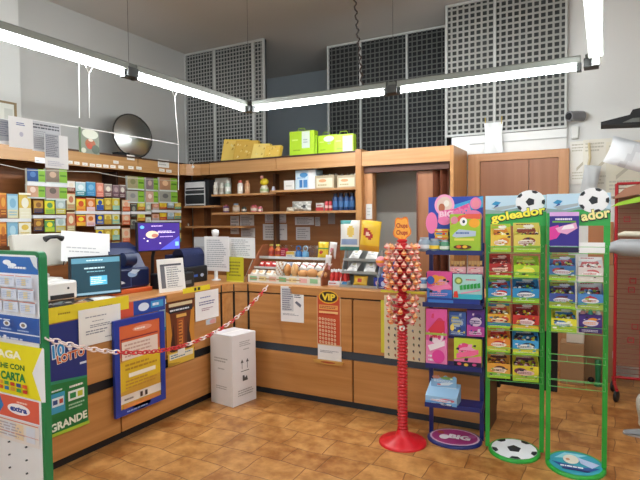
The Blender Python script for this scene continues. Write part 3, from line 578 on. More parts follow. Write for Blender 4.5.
st_ = zs[0]
for k, (xx, n_, cols) in enumerate(((447, 6, ('#e8b62c', '#d8402c')),)):
    z_ = L3(440, 242, .06)[1]; x_ = L3(441, 240, .06)[0]
    tag(MB().box((-.05, 0, 0), (.05, .05, z_-st_-.001), mat('#3b3f58', .4)).build('display_step', None, R3+Matrix.Rotation(a3, 4, 'Z') @ Vector((x_, -.058, st_+.0005)), (0, 0, a3)), 'small dark step box under the yellow packets on the blue rack', 'box')
    for j in range(4):
        tag(MB().box((-.046+.004*(j % 2), 0, 0), (.046+.004*(j % 2), .045, .022), cols[0]).art(.09, .022, 0, [('r', 0, .0, 1, .35, cols[1]), ('e', .4, .55, .2, .3, '#f4e6d0')] if j % 2 else [('r', .1, .3, .9, .8, '#3f8fc0'), ('e', .7, .5, .12, .4, '#d8402c')]).build('gum_packet', None, R3+Matrix.Rotation(a3, 4, 'Z') @ Vector((x_, -.055, z_+.0005+j*.0228)), (0, 0, a3)),
            'flat yellow gum packet, '+['lowest', 'second lowest', 'second highest', 'topmost'][j]+' in the stack beside the lime box', 'packet', 'stacked gum packets')
for k, (px_, s_, c_) in enumerate(((424.5, .044, '#8fa3b4'), (434.5, .040, '#7c94a0'), (444.5, .036, '#4f8c6a'))):
    x_, _ = L3(px_, 246, .09)
    j = thing('sweets_jar', ['grey blue', 'dull blue', 'green'][k]+' squat jar of sweets on the top shelf of the blue rack', 'jar', R3+Matrix.Rotation(a3, 4, 'Z') @ Vector((x_, -.09, st_+.0005)), 0, 'jars on the top blue shelf')
    MB().lathe([(s_*.7, 0), (s_, .01), (s_, s_*1.5), (s_*.75, s_*1.9)], mat(c_, .2), n=14).build('jar_body', j); MB().lathe([(s_*.72, s_*1.9), (s_*.72, s_*2.25)], mat('#aeb8c0', .25, .3), n=14).build('lid', j)
    MB().lathe([(s_*1.01, s_*.5), (s_*1.01, s_*1.1)], ['#dfe4e8', '#e8c83a', '#d8e4d8'][k], n=14).build('jar_label', j)
# second shelf: bars in two pale trays
for k, px in enumerate(((450, 260, 466, 273.5), (467.5, 261, 483, 274.5))):
    t2 = b3('bar_tray', 'pale pink tray of upright brown bars, '+['left', 'right'][k]+' one on the second blue shelf', 'tray', (px[0], 267, px[2], px[3]), .095, .04, ('#e8b0b4', '#d87a8a', '#f0d8d4', '#f08a8a'), 8+k, group='bar trays', z=zs[1])
    for i in range(5):
        x_, z_ = L3(px[0]+2+i*2.8, 261, .08); h_ = z_-zs[1]-.03
        tag(MB().box((-.008, 0, 0), (.008, .008, h_), ['#8a5a34', '#c89a4a'][i % 2]).art(.016, h_, 0, [('r', 0, .6, 1, 1, '#d8b070')]).build('sweet_bar', None, R3+Matrix.Rotation(a3, 4, 'Z') @ Vector((x_, -.052, zs[1]+.029)), (0, 0, a3)), 'thin brown bar standing in a pale pink tray on the blue rack', 'bar', 'bars in the pink trays')
b3('gum_box', 'pink gum box with orange disc on the second blue shelf row', 'candy box', (427, 272, 452, 297), .13, .07, ('#e0509a', '#3f7fd0', '#e8a4c8', '#f0a040'), 21, [('e', .35, .75, .16, .14, '#f2a030'), ('e', .16, .68, .15, .16, '#2f5fc0'), ('p', [(.0, .4), (.9, .55), (1, .4), (.3, .25)], '#f080b0'), ('p', [(.35, 0), (1, .15), (1, 0)], '#2f6fc8')], z=zs[2]+.045)
b3('gum_box', 'teal gum box with green lettering on the second blue shelf row', 'candy box', (453, 274.5, 482, 300), .13, .07, ('#a9d6d2', '#3fc4d0', '#d8e8e2', '#2fa84a'), 22,
   [('r', 0, 0, 1, 1, '#a9d8d4'), ('r', 0, 0, 1, .2, '#35b8cc'), ('e', .2, .74, .14, .15, '#7a9a4a'), ('e', .2, .74, .08, .09, '#d8e07a'), ('l', .45, .74, .9, .84, 1, '#d06a7a')]+[('p', [(.25+i*.12, .36+i*.02), (.35+i*.12, .38+i*.02), (.34+i*.12, .58+i*.02), (.24+i*.12, .54+i*.02)], '#2fa84a') for i in range(6)]+[('p', [(.02, .05), (.2, .05), (.16, .32), (.05, .3)], '#d83a2a'), ('p', [(.25, .24), (.95, .42), (.95, .36), (.3, .2)], '#e6a0b8')], z=zs[2]+.045)
tag(MB().box((0, 0, 0), (bx1-bx0-.02, .075, .042), mat('#223a9a', .4)).box((.01, -.004, .01), (.18, -.0005, .03), '#3f7fd0').build('display_riser', None, R3+Matrix.Rotation(a3, 4, 'Z') @ Vector((bx0+.01, -.128, zs[2]+.001)), (0, 0, a3)), 'low dark blue riser under the pink and teal gum boxes', 'riser')
b3('gum_box', 'tall pink and white gum box, left on the third blue shelf row', 'candy box', (426, 309, 447, 361), .13, .05, ('#e45aa4', '#ec86ba', '#f6e4ee', '#d83a6a'), 23, [('p', [(.1, .62), (.5, .8), (.9, .8), (.85, .6), (.4, .5)], '#d8304a'), ('p', [(.1, .35), (.9, .45), (.9, .36), (.2, .25)], '#f6eaf0'), ('e', .6, .16, .3, .12, '#e0409a'), ('r', 0, .54, 1, .58, '#a8b84a')], z=zs[3])
b3('gum_box', 'navy gum box with a yellow flower, middle of the third blue shelf row', 'candy box', (449, 312, 466, 336), .09, .05, ('#3a62b0', '#2f4f9a', '#b8cce0', '#e8d84a'), 24, [('e', .2, .35, .12, .14, '#f0e070'), ('l', .1, .5, .9, .9, 3, '#7a98c0')], z=L3(458, 336, .09)[1])
b3('gum_box', 'purple gum box, right on the third blue shelf row', 'candy box', (467, 310, 484.5, 336.5), .09, .05, ('#5a2f9a', '#c84aa8', '#e8d8ee', '#3a1f7a'), 25, z=L3(475, 336.5, .09)[1])
tag(MB().box((0, 0, 0), (.225, .06, .012), NB).build('wire_shelf', None, R3+Matrix.Rotation(a3, 4, 'Z') @ Vector((L3(448.5, 336, .09)[0], -.092, L3(466, 337.5, .09)[1]-.0125)), (0, 0, a3)), 'short navy ledge carrying the navy and purple gum boxes', 'shelf')
b3('gum_box', 'yellow green and pink slanted gum box on the fourth blue shelf', 'candy box', (454, 339, 481.5, 362.5), .12, .08, ('#c4d83a', '#f080b0', '#f4a8c8', '#e84a8a'), 26, [('r', 0, 0, 1, .2, '#1b1a34'), ('e', .2, .12, .08, .05, '#e04a6a'), ('e', .45, .1, .08, .05, '#f0c040'), ('e', .75, .12, .08, .05, '#d84a8a'), ('p', [(.1, .3), (.9, .5), (.9, .66), (.1, .48)], '#f06a9a')], z=zs[3])
P_ = L3(441, 404, .16); zq = L3(441, 376, .10)[1]-zs[4]; wq = L3(457, 400, .16)[0]-L3(425, 400, .16)[0]
t = thing('gum_box', 'light blue open box with curled fruit header on the lowest blue shelf', 'candy box', R3+Matrix.Rotation(a3, 4, 'Z') @ Vector((P_[0], -.165, zs[4]+.001)), a3-.1, 'boxes on the blue rack'); LB = mat('#9cc4e4', .4)
MB().prism([(0, 0), (.13, 0), (.13, .12), (0, .055)], -wq/2, wq/2, LB).build('carton', t, None, (0, 0, PI/2)).scale = (1, -1, 1)
MB().art(wq, .055, -.0005, pack('#9cc4e4', '#6aa8dc', '#e4eef6', '#d86a7a', 27)).build('front_print', t)
n = 14; hp = [(-wq*.42, .05), (wq*.40, .05)]+[(wq*.40-wq*.82*k/n, zq-.012+.012*math.sin(k*1.3)-.015*(k > 10)) for k in range(n+1)]
MB().prism(hp, .085, .091, mat('#8ab8dc', .4)).art(wq*.8, zq-.07, .085, [('e', .18, .93, .16, .10, '#c88a7a'), ('e', .62, .92, .26, .09, '#7aa85a'), ('e', .8, .9, .06, .05, '#e0ecd8'), ('p', [(0, .1), (1, .2), (1, .4), (0, .3)], '#c8dcec'), ('p', [(.2, .4), (.7, .5), (.9, .7), (.4, .62)], '#dfe9f2'), ('e', .3, .5, .08, .05, '#d86a7a'), ('l', .1, .65, .9, .8, 2, '#e8f2fa')], 0, .06).build('header_card', t)
# things seen through behind the lollipop stand: dark blue jars and packets on the counter
def onc(x, y): q = at(x, y, 2, .996); return q
CT = .9965
for k, (px, c_, hh_) in enumerate(((398, '#2b4f9a', .13), (414, '#33569c', .13), (424, '#5b86b4', .10), (432, '#2b4a90', .12))):
    q = at(px, 268, 1, 4.12); j = thing('sweets_jar', ['navy', 'blue', 'pale blue', 'deep blue'][k]+' jar of sweets on the counter behind the lollipops, '+['first', 'second', 'third', 'fourth'][k]+' from left', 'jar', (q.x, 4.12, CT), 0, 'counter jars behind the lollipops')
    MB().lathe([(.035, 0), (.045, .01), (.045, hh_*.75), (.03, hh_*.9)], mat(c_, .25), n=14).build('jar_body', j); MB().lathe([(.032, hh_*.9), (.032, hh_)], '#c8d0d8', n=12).build('lid', j); MB().lathe([(.0455, hh_*.25), (.0455, hh_*.6)], ['#c8d4e8', '#8fb0d8', '#e8ecf0', '#a8bce0'][k], n=14).build('jar_label', j)
q = at(383, 275, 1, 4.10); t = thing('figure_box', 'dark blue display box of small wrapped figures beside the metal snack shelf', 'box', (q.x, 4.08, CT))
MB().box((-.075, 0, 0), (.075, .12, .09), mat('#26348c', .4)).art(.15, .09, 0, [('r', 0, 0, 1, 1, '#2a3a98'), ('e', .2, .5, .1, .2, '#d8a8b8'), ('e', .55, .45, .12, .25, '#b8c4e8'), ('e', .85, .5, .1, .2, '#d88aa0'), ('l', .1, .05, .9, .2, 1, '#e8e8f4')]).build('carton', t)
MB().box((-.075, .10, .09), (.075, .115, .24), mat('#3344a0', .4)).art(.15, .15, .10, [('e', .3, .6, .15, .15, '#c8cce8'), ('e', .7, .4, .15, .12, '#8a9ad8'), ('p', [(.1, .2), (.4, .3), (.3, .4)], '#e8e4f0')], 0, .09).build('header_card', t)
f = MB()
for i in range(4): f.ball((-.054+i*.036, .05, .10), .016, mat(['#dfe0ee', '#8fa0d8', '#e0b8c4', '#b8c0e8'][i], .3), (1, 1, 1.5), 8)
f.build('wrapped_figures', t)['kind'] = 'stuff'
# ------------------------------------------------------------ metal snack shelf + chips
q0 = at(345, 286, 2, CT); q1 = at(378, 288, 2, CT); mx_ = (q0.x+q1.x)/2; mw = (q1-q0).length+.03; sy_ = 4.04
t = thing('snack_shelf', 'grey metal three-tier counter shelf with white snack packets', 'shelf', (mx_, sy_, CT)); GM = mat('#a9a9a6', .4, .5)
for s_ in (-1, 1): MB().prism([(0, 0), (.16, 0), (.16, .305), (.12, .305)], -.002, .002, GM).build('side_panel', t, (s_*mw/2, 0, 0), (0, 0, PI/2))
tz = (.012, .125, .23); ty = (0, .035, .075)
for k in range(3): MB().box((-mw/2+.003, ty[k], tz[k]-.01), (mw/2-.003, .17, tz[k]-.006), GM).box((-mw/2+.003, ty[k]-.003, tz[k]-.010), (mw/2-.003, ty[k], tz[k]+.012), GM).build('tray', t)
MB().box((-mw/2, .17, 0), (mw/2, .174, .305), GM).build('back_plate', t)
def pouch(name, label, cat, loc, wd, h, d, cf, rot=(0, 0, 0), group=None):
    mb = MB()
    def g(s):
        def f(u, v):
            e = (1-abs(2*u-1)**2.6)*(1-abs(2*v-1)**5); return ((u-.5)*wd*(1-.06*math.sin(PI*v)), s*(d*e+.0008)+.004*math.sin(9*u+5*v)*e, v*h)
        return f
    mb.grid(g(-1), 14, 16, cf); mb.grid(g(1), 14, 16, cf, flip=True)
    return tag(mb.build(name, None, loc, rot), label, cat, group)
kk = 0
for k in (1, 2):
    for s_ in (-1, 1):
        kk += 1
        pouch('snack_packet', 'white snack packet lying on the metal shelf, '+['middle tier left', 'middle tier right', 'top tier left', 'top tier right'][kk-1], 'packet', (mx_+s_*mw*.24, sy_+ty[k]+.022, CT+tz[k]+.01), .10, .115, .016,
              lambda u, v: mat('#8a8f98', .4) if (.3 < v < .4 and .2 < u < .8) else (mat('#c9c2a0', .4) if (u-.5)**2+(v-.65)**2 < .025 else mat('#eceae6', .35)), (-.95, 0, .1*s_), 'white snack packets')
pouch('snack_packet', 'yellow and orange packet in the lowest tier of the metal shelf', 'packet', (mx_-.0, sy_+.05, CT+.014), .13, .085, .02, lambda u, v: mat('#c8402c', .4) if (u-.5)**2*2+(v-.5)**2 < .05 else mat('#e0b030', .4), (-.3, 0, 0))
q = at(350.5, 246, 1, 4.15)
pouch('chips_bag', 'white crisps bag with a yellow round picture on top of the metal shelf', 'bag', (q.x, 4.13, CT+.308), .18, .26, .035,
      lambda u, v: mat('#3f8f8a', .35) if v < .1 or (v > .86 and u < .6) else (mat('#e8c860', .35) if (u-.6)**2+(v-.62)**2*1.3 < .04 else (mat('#8fa3c8', .35) if .2 < v < .36 and .1 < u < .9 else mat('#edece4', .35))), (-.08, 0, .05))
q = at(369, 248, 1, 4.1)
pouch('chips_bag', 'yellow crisps bag with a red oval logo leaning on the white one', 'bag', (q.x, 4.10, CT+.308), .19, .255, .035,
      lambda u, v: mat('#b8281c', .35) if (u-.45)**2+(v-.55+.3*(u-.5))**2*3.2 < .07 and (u-.45)**2+(v-.55+.3*(u-.5))**2*3.2 > .016 else (mat('#f0c8b0', .35) if (u-.45)**2+(v-.55+.3*(u-.5))**2*3.2 <= .016 else (mat('#d89a2c', .35) if v < .2 else mat('#ecc02c', .35))), (-.05, .08, -.1))
# pack of red drinks between the bread case and the metal shelf
q = at(332, 288, 2, CT); t = thing('drink_carton', 'small white and blue carton of red-capped mini bottles beside the bread case', 'box', (q.x, 4.06, CT), .12)
MB().box((-.085, 0, 0), (.085, .1, .045), mat('#dfe4ea', .4)).art(.17, .045, 0, [('r', 0, 0, 1, .3, '#e0b8a0'), ('p', [(.6, 0), (1, .3), (1, 1), (.8, 1)], '#4a8ac0'), ('l', .05, .4, .6, .8, 1, '#c03a3a')]).build('carton', t)
for i in range(4):
    for j in range(2):
        tag(MB().lathe([(.017, 0), (.017, .05), (.008, .075)], '#c8322c', n=10).lathe([(.010, .075), (.010, .095), (.006, .1)], '#e8e8e8', n=8).build('mini_bottle', None, (q.x-.062+i*.041+.003*j, 4.085+j*.04+.12*(-.062+i*.041), CT+.046)), 'small red bottle with a white top in the carton beside the bread case', 'bottle', 'mini bottles')
# ------------------------------------------------------------ bread and snack case
qa = at(242, 283, 2, CT); qb = at(320.5, 286, 2, CT); W = (qb-qa).length; rz = 0.0; Y0 = 4.03; X0 = (qa.x+qb.x)/2
t = thing('snack_display_case', 'open clear-shelved snack display with a pastel price strip on the rear counter', 'display case', (X0, Y0, CT), rz); dp = .36
MB().box((-W/2, 0, 0), (W/2, dp, .055), mat('#cfc9bd', .4)).art(W, .075, -.0, [('r', 0, 0, 1, .98, '#e9e5da')]+[('p', [(.03+i*.139, .25), (.13+i*.139, .25), (.13+i*.139, .75), (.03+i*.139, .8)], ['#8fc49a', '#e8d79a', '#e6b8a8', '#7fba82', '#ecd9a0', '#e8b4ae', '#90c496'][i]) for i in range(7)]+[('l', .03, .35, .97, .65, 1, '#b99a6a')]).build('base_tray', t)
SB = wood('reddish_side', '#8c4f30', '#a3623e', 0)
for s_ in (-1, 1): MB().prism([(0, .0), (dp, 0), (dp, .335), (.26, .335), (.0, .08)], -.006, .006, SB).build('side_panel', t, (s_*(W/2+.006), 0, 0), (0, 0, PI/2))
MB().box((-W/2+.002, .10, .125), (W/2-.002, dp, .130), GLASS).box((-W/2+.002, .097, .12), (W/2-.002, .10, .14), mat('#c9c9c6', .3)).build('shelf', t)
MB().box((-W/2+.002, .19, .215), (W/2-.002, dp, .220), GLASS).box((-W/2+.002, .187, .208), (W/2-.002, .19, .232), mat('#cfd2d0', .3)).build('shelf', t)
MB().box((-W/2+.002, dp, 0), (W/2-.002, dp+.006, .33), GLASS).build('back_pane', t)
BR = mat('#c98f55', .6, 0, .15); BR2 = mat('#d8a870', .6, 0, .15)
def inc(dx, dy, dzz): return (X0+dx, Y0+dy, CT+dzz)
def loaf(label, dx, rx, L_, h_, m_, dy=.07, g='bread rolls', ang=0):
    n = MB().ball((0, 0, 0), 1, m_, (rx, L_, h_), 14)
    tag(n.build('bread_roll', None, inc(dx, dy, .056+h_), (0, 0, ang)), label, 'bread', g)
loaf('round golden bun, left of the three round ones in the case', .17, .05, .045, .036, BR); loaf('round golden bun, middle of the three in the case', .265, .052, .045, .042, BR); loaf('round golden bun, right one in the case', .365, .045, .045, .036, BR2)
loaf('long upright bread stick loaf on the left in the case', -.02+.03, .028, .05, .06, BR); loaf('long upright bread loaf beside the other long one', .085, .03, .05, .062, BR2)
for i in range(4):
    pouch('pastry_packet', 'clear wrapped beige pastry on the bottom tray, '+['leftmost', 'second from left', 'third from left', 'fourth from left'][i], 'packet', inc(-.36+i*.085, .035, .057), .08, .085, .018, lambda u, v: mat('#c89a6a', .4) if (u-.5)**2+(v-.5)**2 < .08 else mat('#ddd5c8', .25), (-1.0, 0, .2*(i % 2)), 'wrapped pastries')
for i in range(6):
    c_ = ['#c8322c', '#c43a34', '#b82c30', '#d8d4d0', '#8a92a8', '#e4e0da'][i]
    pouch('wafer_packet', ['glossy red', 'bright red', 'dark red', 'pale grey', 'blue grey', 'off white'][i]+' wafer packet on the middle shelf of the case', 'packet', inc(-.33+i*.075, .13, .132), .07, .07, .014, lambda u, v, c_=c_: mat('#f0e6e0', .3) if .4 < v < .62 and .2 < u < .8 else mat(c_, .3), (-.8, 0, .15*(i % 3-1)), 'wafer packets')
for i in range(5):
    pouch('wafer_packet', 'white red-striped pastry on the middle shelf, '+['first', 'second', 'third', 'fourth', 'last'][i]+' right of centre', 'packet', inc(.05+i*.08, .12, .132), .075, .08, .014, lambda u, v: mat('#b83a3a', .3) if abs(v-.5+.2*(u-.5)) < .07 else mat('#e9e4de', .3), (-.9, 0, -.15*(i % 2)), 'wafer packets')
pouch('pastry_packet', 'tall clear bag of rolls standing in front of the long loaves', 'packet', inc(-.075, .05, .057), .085, .14, .02, lambda u, v: mat('#d8cfc4', .25) if (int(u*7)+int(v*8)) % 3 else mat('#b08a64', .4), (-.15, 0, 0))
pouch('pastry_packet', 'tall white and pink packet at the right end of the case', 'packet', inc(.385, .12, .132), .06, .13, .016, lambda u, v: mat('#dcd4d0', .3) if v > .3 else mat('#c88a8a', .4), (-.15, .1, 0))
for k, (dx, c_, cp) in enumerate(((-.29, '#c85a3a', '#b8a050'), (-.215, '#c8743a', '#c8c050'))):
    j = thing('juice_bottle', ['dark orange', 'light orange'][k]+' bottle with coloured cap on the top shelf of the case', 'bottle', inc(dx, .26, .2205))
    MB().lathe([(.028, 0), (.03, .01), (.03, .07), (.014, .095), (.014, .105)], mat(c_, .25), n=14).build('bottle_body', j); MB().lathe([(.018, .105), (.018, .122)], cp, n=12).build('cap', j); MB().lathe([(.0305, .025), (.0305, .06)], '#a83a2a', n=14).build('bottle_label', j)
for k in range(2):
    j = thing('water_bottle', 'clear blue round-topped bottle on the top shelf of the case, '+['left', 'right'][k]+' one', 'bottle', inc(.02+k*.075, .25, .2205))
    MB().lathe([(.03, 0), (.033, .01), (.03, .05), (.026, .06)], mat(['#4a86c0', '#6aa4cc'][k], .2), n=14).build('bottle_body', j)
    r_ = MB(); n = 12; r_.tube([(.024*math.cos(2*PI*i/n), 0, .086+.024*math.sin(2*PI*i/n)) for i in range(n+1)], .006, mat(['#3f6ea8', '#9fb8c8'][k], .2), 8); r_.build('ring_cap', j)
tag(MB().box((-.03, 0, 0), (.03, .04, .085), mat('#a8243a', .3)).art(.06, .085, 0, [('l', .1, .2, .9, .8, 3, '#e0a0a8')]).build('snack_box', None, inc(-.15, .25, .2205)), 'dark red small box on the top shelf of the case', 'box')
tag(MB().box((-.045, 0, 0), (.045, .04, .055), mat('#e4dccb', .3)).art(.09, .055, 0, [('r', 0, .5, 1, 1, '#d8b04a'), ('l', .1, .1, .9, .4, 1, '#7a8ab0')]).build('snack_box', None, inc(-.075, .25, .2205)), 'cream and gold small box on the top shelf of the case', 'box')
pouch('snack_packet', 'yellow snack bag with a red spot on the top shelf of the case', 'packet', inc(.285, .235, .222), .11, .15, .022, lambda u, v: mat('#c03028', .3) if (u-.4)**2+(v-.35)**2*1.5 < .025 else (mat('#2f9a4a', .3) if .55 < v < .62 else mat('#ecc92c', .3)), (-.12, 0, 0))
pouch('snack_packet', 'white and pink snack bag beside the yellow bag in the case', 'packet', inc(.375, .24, .222), .075, .15, .018, lambda u, v: mat('#d07a8a', .3) if .35 < v < .6 and .25 < u < .75 else mat('#e8e2e0', .3), (-.1, .08, 0))
# ------------------------------------------------------------ papers and posters on the counters
FX = -3.026; FY = 3.926
PG = '#8d8f98'
item('paper_notice', 'white sheet with a grey block of print taped under the bread case', 'notice', (281, 286.5, 303.5, 322), 1, FY, '#ece9e8', [('r', .05, .3, .56, .95, '#c9c9cc'), ('l', .07, .32, .54, .93, 10, '#77798a'), ('l', .60, .68, .95, .9, 4, '#4a4c5a'), ('p', [(.62, .55), (.86, .42), (.9, .5), (.7, .6)], '#6a6c7a'), ('l', .1, .18, .8, .24, 2, '#8a8c96')], turn=.03)
item('paper_notice', 'white printed sheet taped over the yellow strip on the left counter', 'notice', (79, 307, 120.5, 343), 0, FX+.012, '#eceae6', [('l', .15, .74, .85, .80, 1, PG), ('l', .3, .62, .7, .66, 1, PG), ('l', .25, .46, .82, .56, 2, PG), ('l', .15, .28, .8, .42, 2, PG), ('l', .6, .12, .9, .17, 1, PG)])
item('paper_notice', 'white sheet with blue print taped near the rounded corner of the counter', 'notice', (195.5, 290.5, 218.5, 319), 0, FX+.012, '#ecebea', [('l', .2, .74, .8, .82, 1, '#7a86b8'), ('l', .15, .50, .85, .66, 2, '#6f6f9a'), ('l', .25, .3, .75, .42, 2, '#a07a8a')])
item('round_sticker', 'faded pink and blue oval sticker below the corner notice', 'sticker', (206, 318.5, 216, 324), 0, FX, '#c9b8b0', [('e', .4, .5, .4, .5, '#b8c4d0'), ('e', .65, .45, .3, .4, '#d89a98')])
# VIP scratch card poster on a little holder
P, wd, h = rect((317, 288.5, 340.5, 345.5), 1, FY); 
t = thing('lottery_poster', 'tall orange scratch card poster reading VIP on the rear counter front', 'poster', tuple(P))
mb = MB().box((-wd/2, 0, 0), (wd/2, .004, h), '#d9b48a'); sh = [('r', .03, .02, .97, .99, '#c9502c'), ('r', .06, .70, .94, .97, '#c84a2a'), ('e', .5, .85, .42, .115, '#e8b02e'), ('e', .5, .85, .37, .095, '#3a2414'), ('t', 'VIP', .5, .85, .58, .12, '#f2d23a', .05), ('r', .1, .63, .9, .71, '#e8a25a'), ('l', .14, .645, .86, .695, 2, '#9a3a22'), ('r', .1, .56, .9, .60, '#f0c080'), ('l', .1, .52, .9, .58, 1, '#b83020')]
for i in range(6):
    for j in range(7): sh.append(('e', .15+i*.14, .06+j*.068, .045, .024, '#f2d8b0')); sh.append(('e', .15+i*.14, .06+j*.068, .02, .012, '#c03a22'))
mb.art(wd, h, 0, sh).build('printed_card', t)
MB().box((-wd/2+.005, .001, -.125), (wd/2+.005, .003, 0), '#e9e7e6').art(wd, .12, .0, [('l', .1, .5, .9, .7, 2, '#9a9aa2')], .005, -.125).build('paper_slip', t)
MB().prism([(-wd/2-.03, -.125), (-wd/2-.02, -.15), (0, -.16), (wd/2+.02, -.15), (wd/2+.03, -.125)], -.02, .004, '#c8964a').art(.2, .02, -.02, [('e', .5, .5, .35, .4, '#a8482a')], 0, -.15).build('gold_ledge', t)
# yellow & cream character-sheet poster behind the lollipop stand -> plain generic icon sheet
P, wd, h = rect((381, 291, 425, 360), 1, FY)
t = thing('sticker_sheet_poster', 'cream sheet of tiny pictures with a yellow border behind the red stand', 'poster', tuple(P))
MB().box((-wd/2, 0, .04), (wd/2-.0, .003, h), '#d9d23c').build('yellow_backing', t)
sh = [('r', 0, 0, 1, 1, '#e3d5b4')]; r = random.Random(4)
for i in range(6):
    for j in range(9):
        c_ = r.choice(['#a84a32', '#5a6a3a', '#3a3a40', '#c88a5a', '#8a5a4a', '#6a7a8a']); x = .1+i*.16+r.random()*.03; z = .07+j*.105; sh += [('e', x, z, .022, .02, c_), ('e', x+.01, z-.018, .014, .012, '#7a4a3a')]
MB().box((-wd/2+.03, -.003, 0), (wd/2, 0, h-.04), '#e3d5b4').art(wd-.03, h-.04, -.003, sh, .015, 0).build('picture_sheet', t)
# 10 e LOTTO poster
P, wd, h = rect((44, 322, 86.5, 432), 0, FX+.003); sh = [('r', 0, 0, 1, 1, '#1f2f78'), ('p', [(0, 0), (1, 0), (1, .46), (0, .50)], '#1f7a3c'), ('p', [(0, .47), (1, .44), (1, .46), (0, .50)], '#2b8a6a'), ('t', '10', .34, .755, .30, .14, '#f0f0f6', .09, .05), ('t', '10', .34, .755, .27, .12, '#2b8fd0', .03, .05), ('t', 'e', .60, .76, .10, .06, '#e0e4f0', .05), ('t', 'LOTTO', .62, .685, .66, .085, '#f0e8e0', .09, .08), ('t', 'LOTTO', .62, .685, .64, .075, '#d8622c', .03, .08),
   ('r', .82, .58, .98, .60, '#d8dff0'), ('r', .12, .20, .45, .38, '#3fa0c8'), ('r', .16, .26, .42, .34, '#e0ecf4'), ('r', .18, .28, .28, .32, '#2a4a8a'), ('r', .32, .28, .40, .32, '#c04a3a'), ('r', .52, .27, .90, .36, '#eef4ee'), ('r', .56, .29, .70, .34, '#2a8a4a'), ('r', .74, .29, .86, .34, '#c8c83a'), ('l', .15, .39, .45, .42, 1, '#e8f0e8'), ('l', .55, .38, .88, .42, 1, '#f0f0e8'), ('l', .52, .19, .9, .25, 2, '#a8d0b0'), ('t', 'GRANDE', .52, .09, .86, .075, '#eef6e6', .04, .06), ('r', 0, 0, 1, .03, '#a8c83a')]
t = thing('lottery_poster', 'blue and green 10eLOTTO poster on the left counter beside the green-framed sign', 'poster', tuple(P), PI/2)
MB().box((-wd/2, 0, 0), (wd/2, .004, h), '#1f2f78').art(wd, h, 0, sh).build('printed_card', t)
# blue framed poster leaning on the counter
P, wd, h = rect((114.5, 316, 163.5, 409), 0, FX+.03); t = thing('framed_poster', 'blue framed orange and yellow notice poster on the left counter front', 'poster', tuple(P), PI/2)
fr = MB(); FB = mat('#233c9c', .35)
for a in ((-wd/2, 0, 0, wd/2, .045, 1), (-wd/2, h-.045, 0, wd/2, h, 1)): fr.box((a[0], -.012, a[1]), (a[3], .012, a[4]), FB)
fr.box((-wd/2, -.012, .045), (-wd/2+.045, .012, h-.045), FB).box((wd/2-.045, -.012, .045), (wd/2, .012, h-.045), FB)
fr.art(wd, .05, -.012, [('l', .2, .2, .8, .6, 1, '#8fa8e0')], 0, -.0); fr.build('frame', t)
MB().box((-wd/2+.045, -.004, .045), (wd/2-.045, .008, h-.045), '#d96a3c').art(wd-.09, h-.09, -.004, [('r', 0, 0, 1, .62, '#d6a63c'), ('p', [(0, .2), (1, .3), (1, .62), (0, .55)], '#e0bc2c'), ('r', 0, .06, 1, .16, '#efe6dc'), ('r', .06, .58, .94, .80, '#e9d8cc'), ('r', .04, .57, .055, .83, '#8a2c3a'), ('r', .04, .825, .94, .84, '#8a2c3a'), ('l', .12, .6, .88, .78, 4, '#c9a698'), ('e', .55, .93, .24, .035, '#e89a80'), ('l', .36, .91, .74, .95, 1, '#f4e0d4'), ('r', .2, .36, .86, .41, '#f2ead8'), ('l', .12, .44, .9, .54, 2, '#b98a2a'), ('l', .12, .22, .9, .34, 3, '#c8943a'), ('r', .46, .08, .52, .14, '#4a3a34'), ('r', .58, .08, .64, .14, '#4a3a34'), ('l', .08, .085, .36, .13, 1, '#8a7a70'), ('e', .5, -.01, .22, .06, '#1f3a94'), ('r', .06, .0, .94, .05, '#d88a4a')], 0, .045).build('printed_card', t)
item('sticker_strip', 'blue and red logo sticker above the framed poster on the left counter', 'sticker', (120, 300, 165, 314), 0, FX+.004, '#2a4a9c', [('r', 0, 0, .28, 1, '#d9543a'), ('e', .5, .5, .12, .3, '#dfe6f4'), ('r', .66, .3, .95, .8, '#3a9ad0'), ('l', .70, .35, .92, .75, 1, '#e4eef8')])
item('sticker_strip', 'long yellow betting strip along the top edge of the left counter', 'strip', (47, 302, 128.5, 316.5), 0, FX+.006, '#e6d02a', [('l', .12, .4, .3, .62, 1, '#a88a1a'), ('l', .6, .4, .85, .62, 1, '#a88a1a')])
item('sticker_strip', 'short yellow strip with a black mark at the corner end of the left counter', 'strip', (183, 286.5, 210, 291.5), 0, FX+.006, '#ead82c', [('r', .4, .2, .48, .8, '#2a2a20'), ('r', .52, .2, .62, .8, '#2a2a20')])
# brown & gold poster
P, wd, h = rect((166.5, 301, 194, 354), 0, FX+.006); t = thing('lottery_poster', 'brown and gold poster with a centre column between the blue frame and the corner notice', 'poster', tuple(P), PI/2)
MB().box((-wd/2, 0, 0), (wd/2, .004, h), '#5a2c18').art(wd, h, 0, [('r', 0, 0, 1, 1, '#6a3218'), ('p', [(0, .05), (.25, .1), (.12, .8), (0, .85)], '#c8862c'), ('p', [(.1, .1), (.3, .05), (.25, .6)], '#3a1a10'), ('p', [(1, .05), (.75, .1), (.88, .8), (1, .85)], '#c8862c'), ('p', [(.9, .1), (.7, .05), (.75, .6)], '#3a1a10'), ('r', .36, .12, .62, .68, '#9a4a20'), ('r', .42, .15, .56, .64, '#d88a3a'), ('l', .42, .15, .56, .64, 8, '#6a2a14'), ('r', .34, .70, .70, .76, '#e0b05a'), ('r', .08, .80, .92, .90, '#20242e'), ('l', .12, .82, .88, .88, 1, '#d8e0e8'), ('r', .08, .92, .92, .98, '#d8c8a0'), ('r', .36, .0, .62, .1, '#e9e4dc')]).build('printed_card', t)
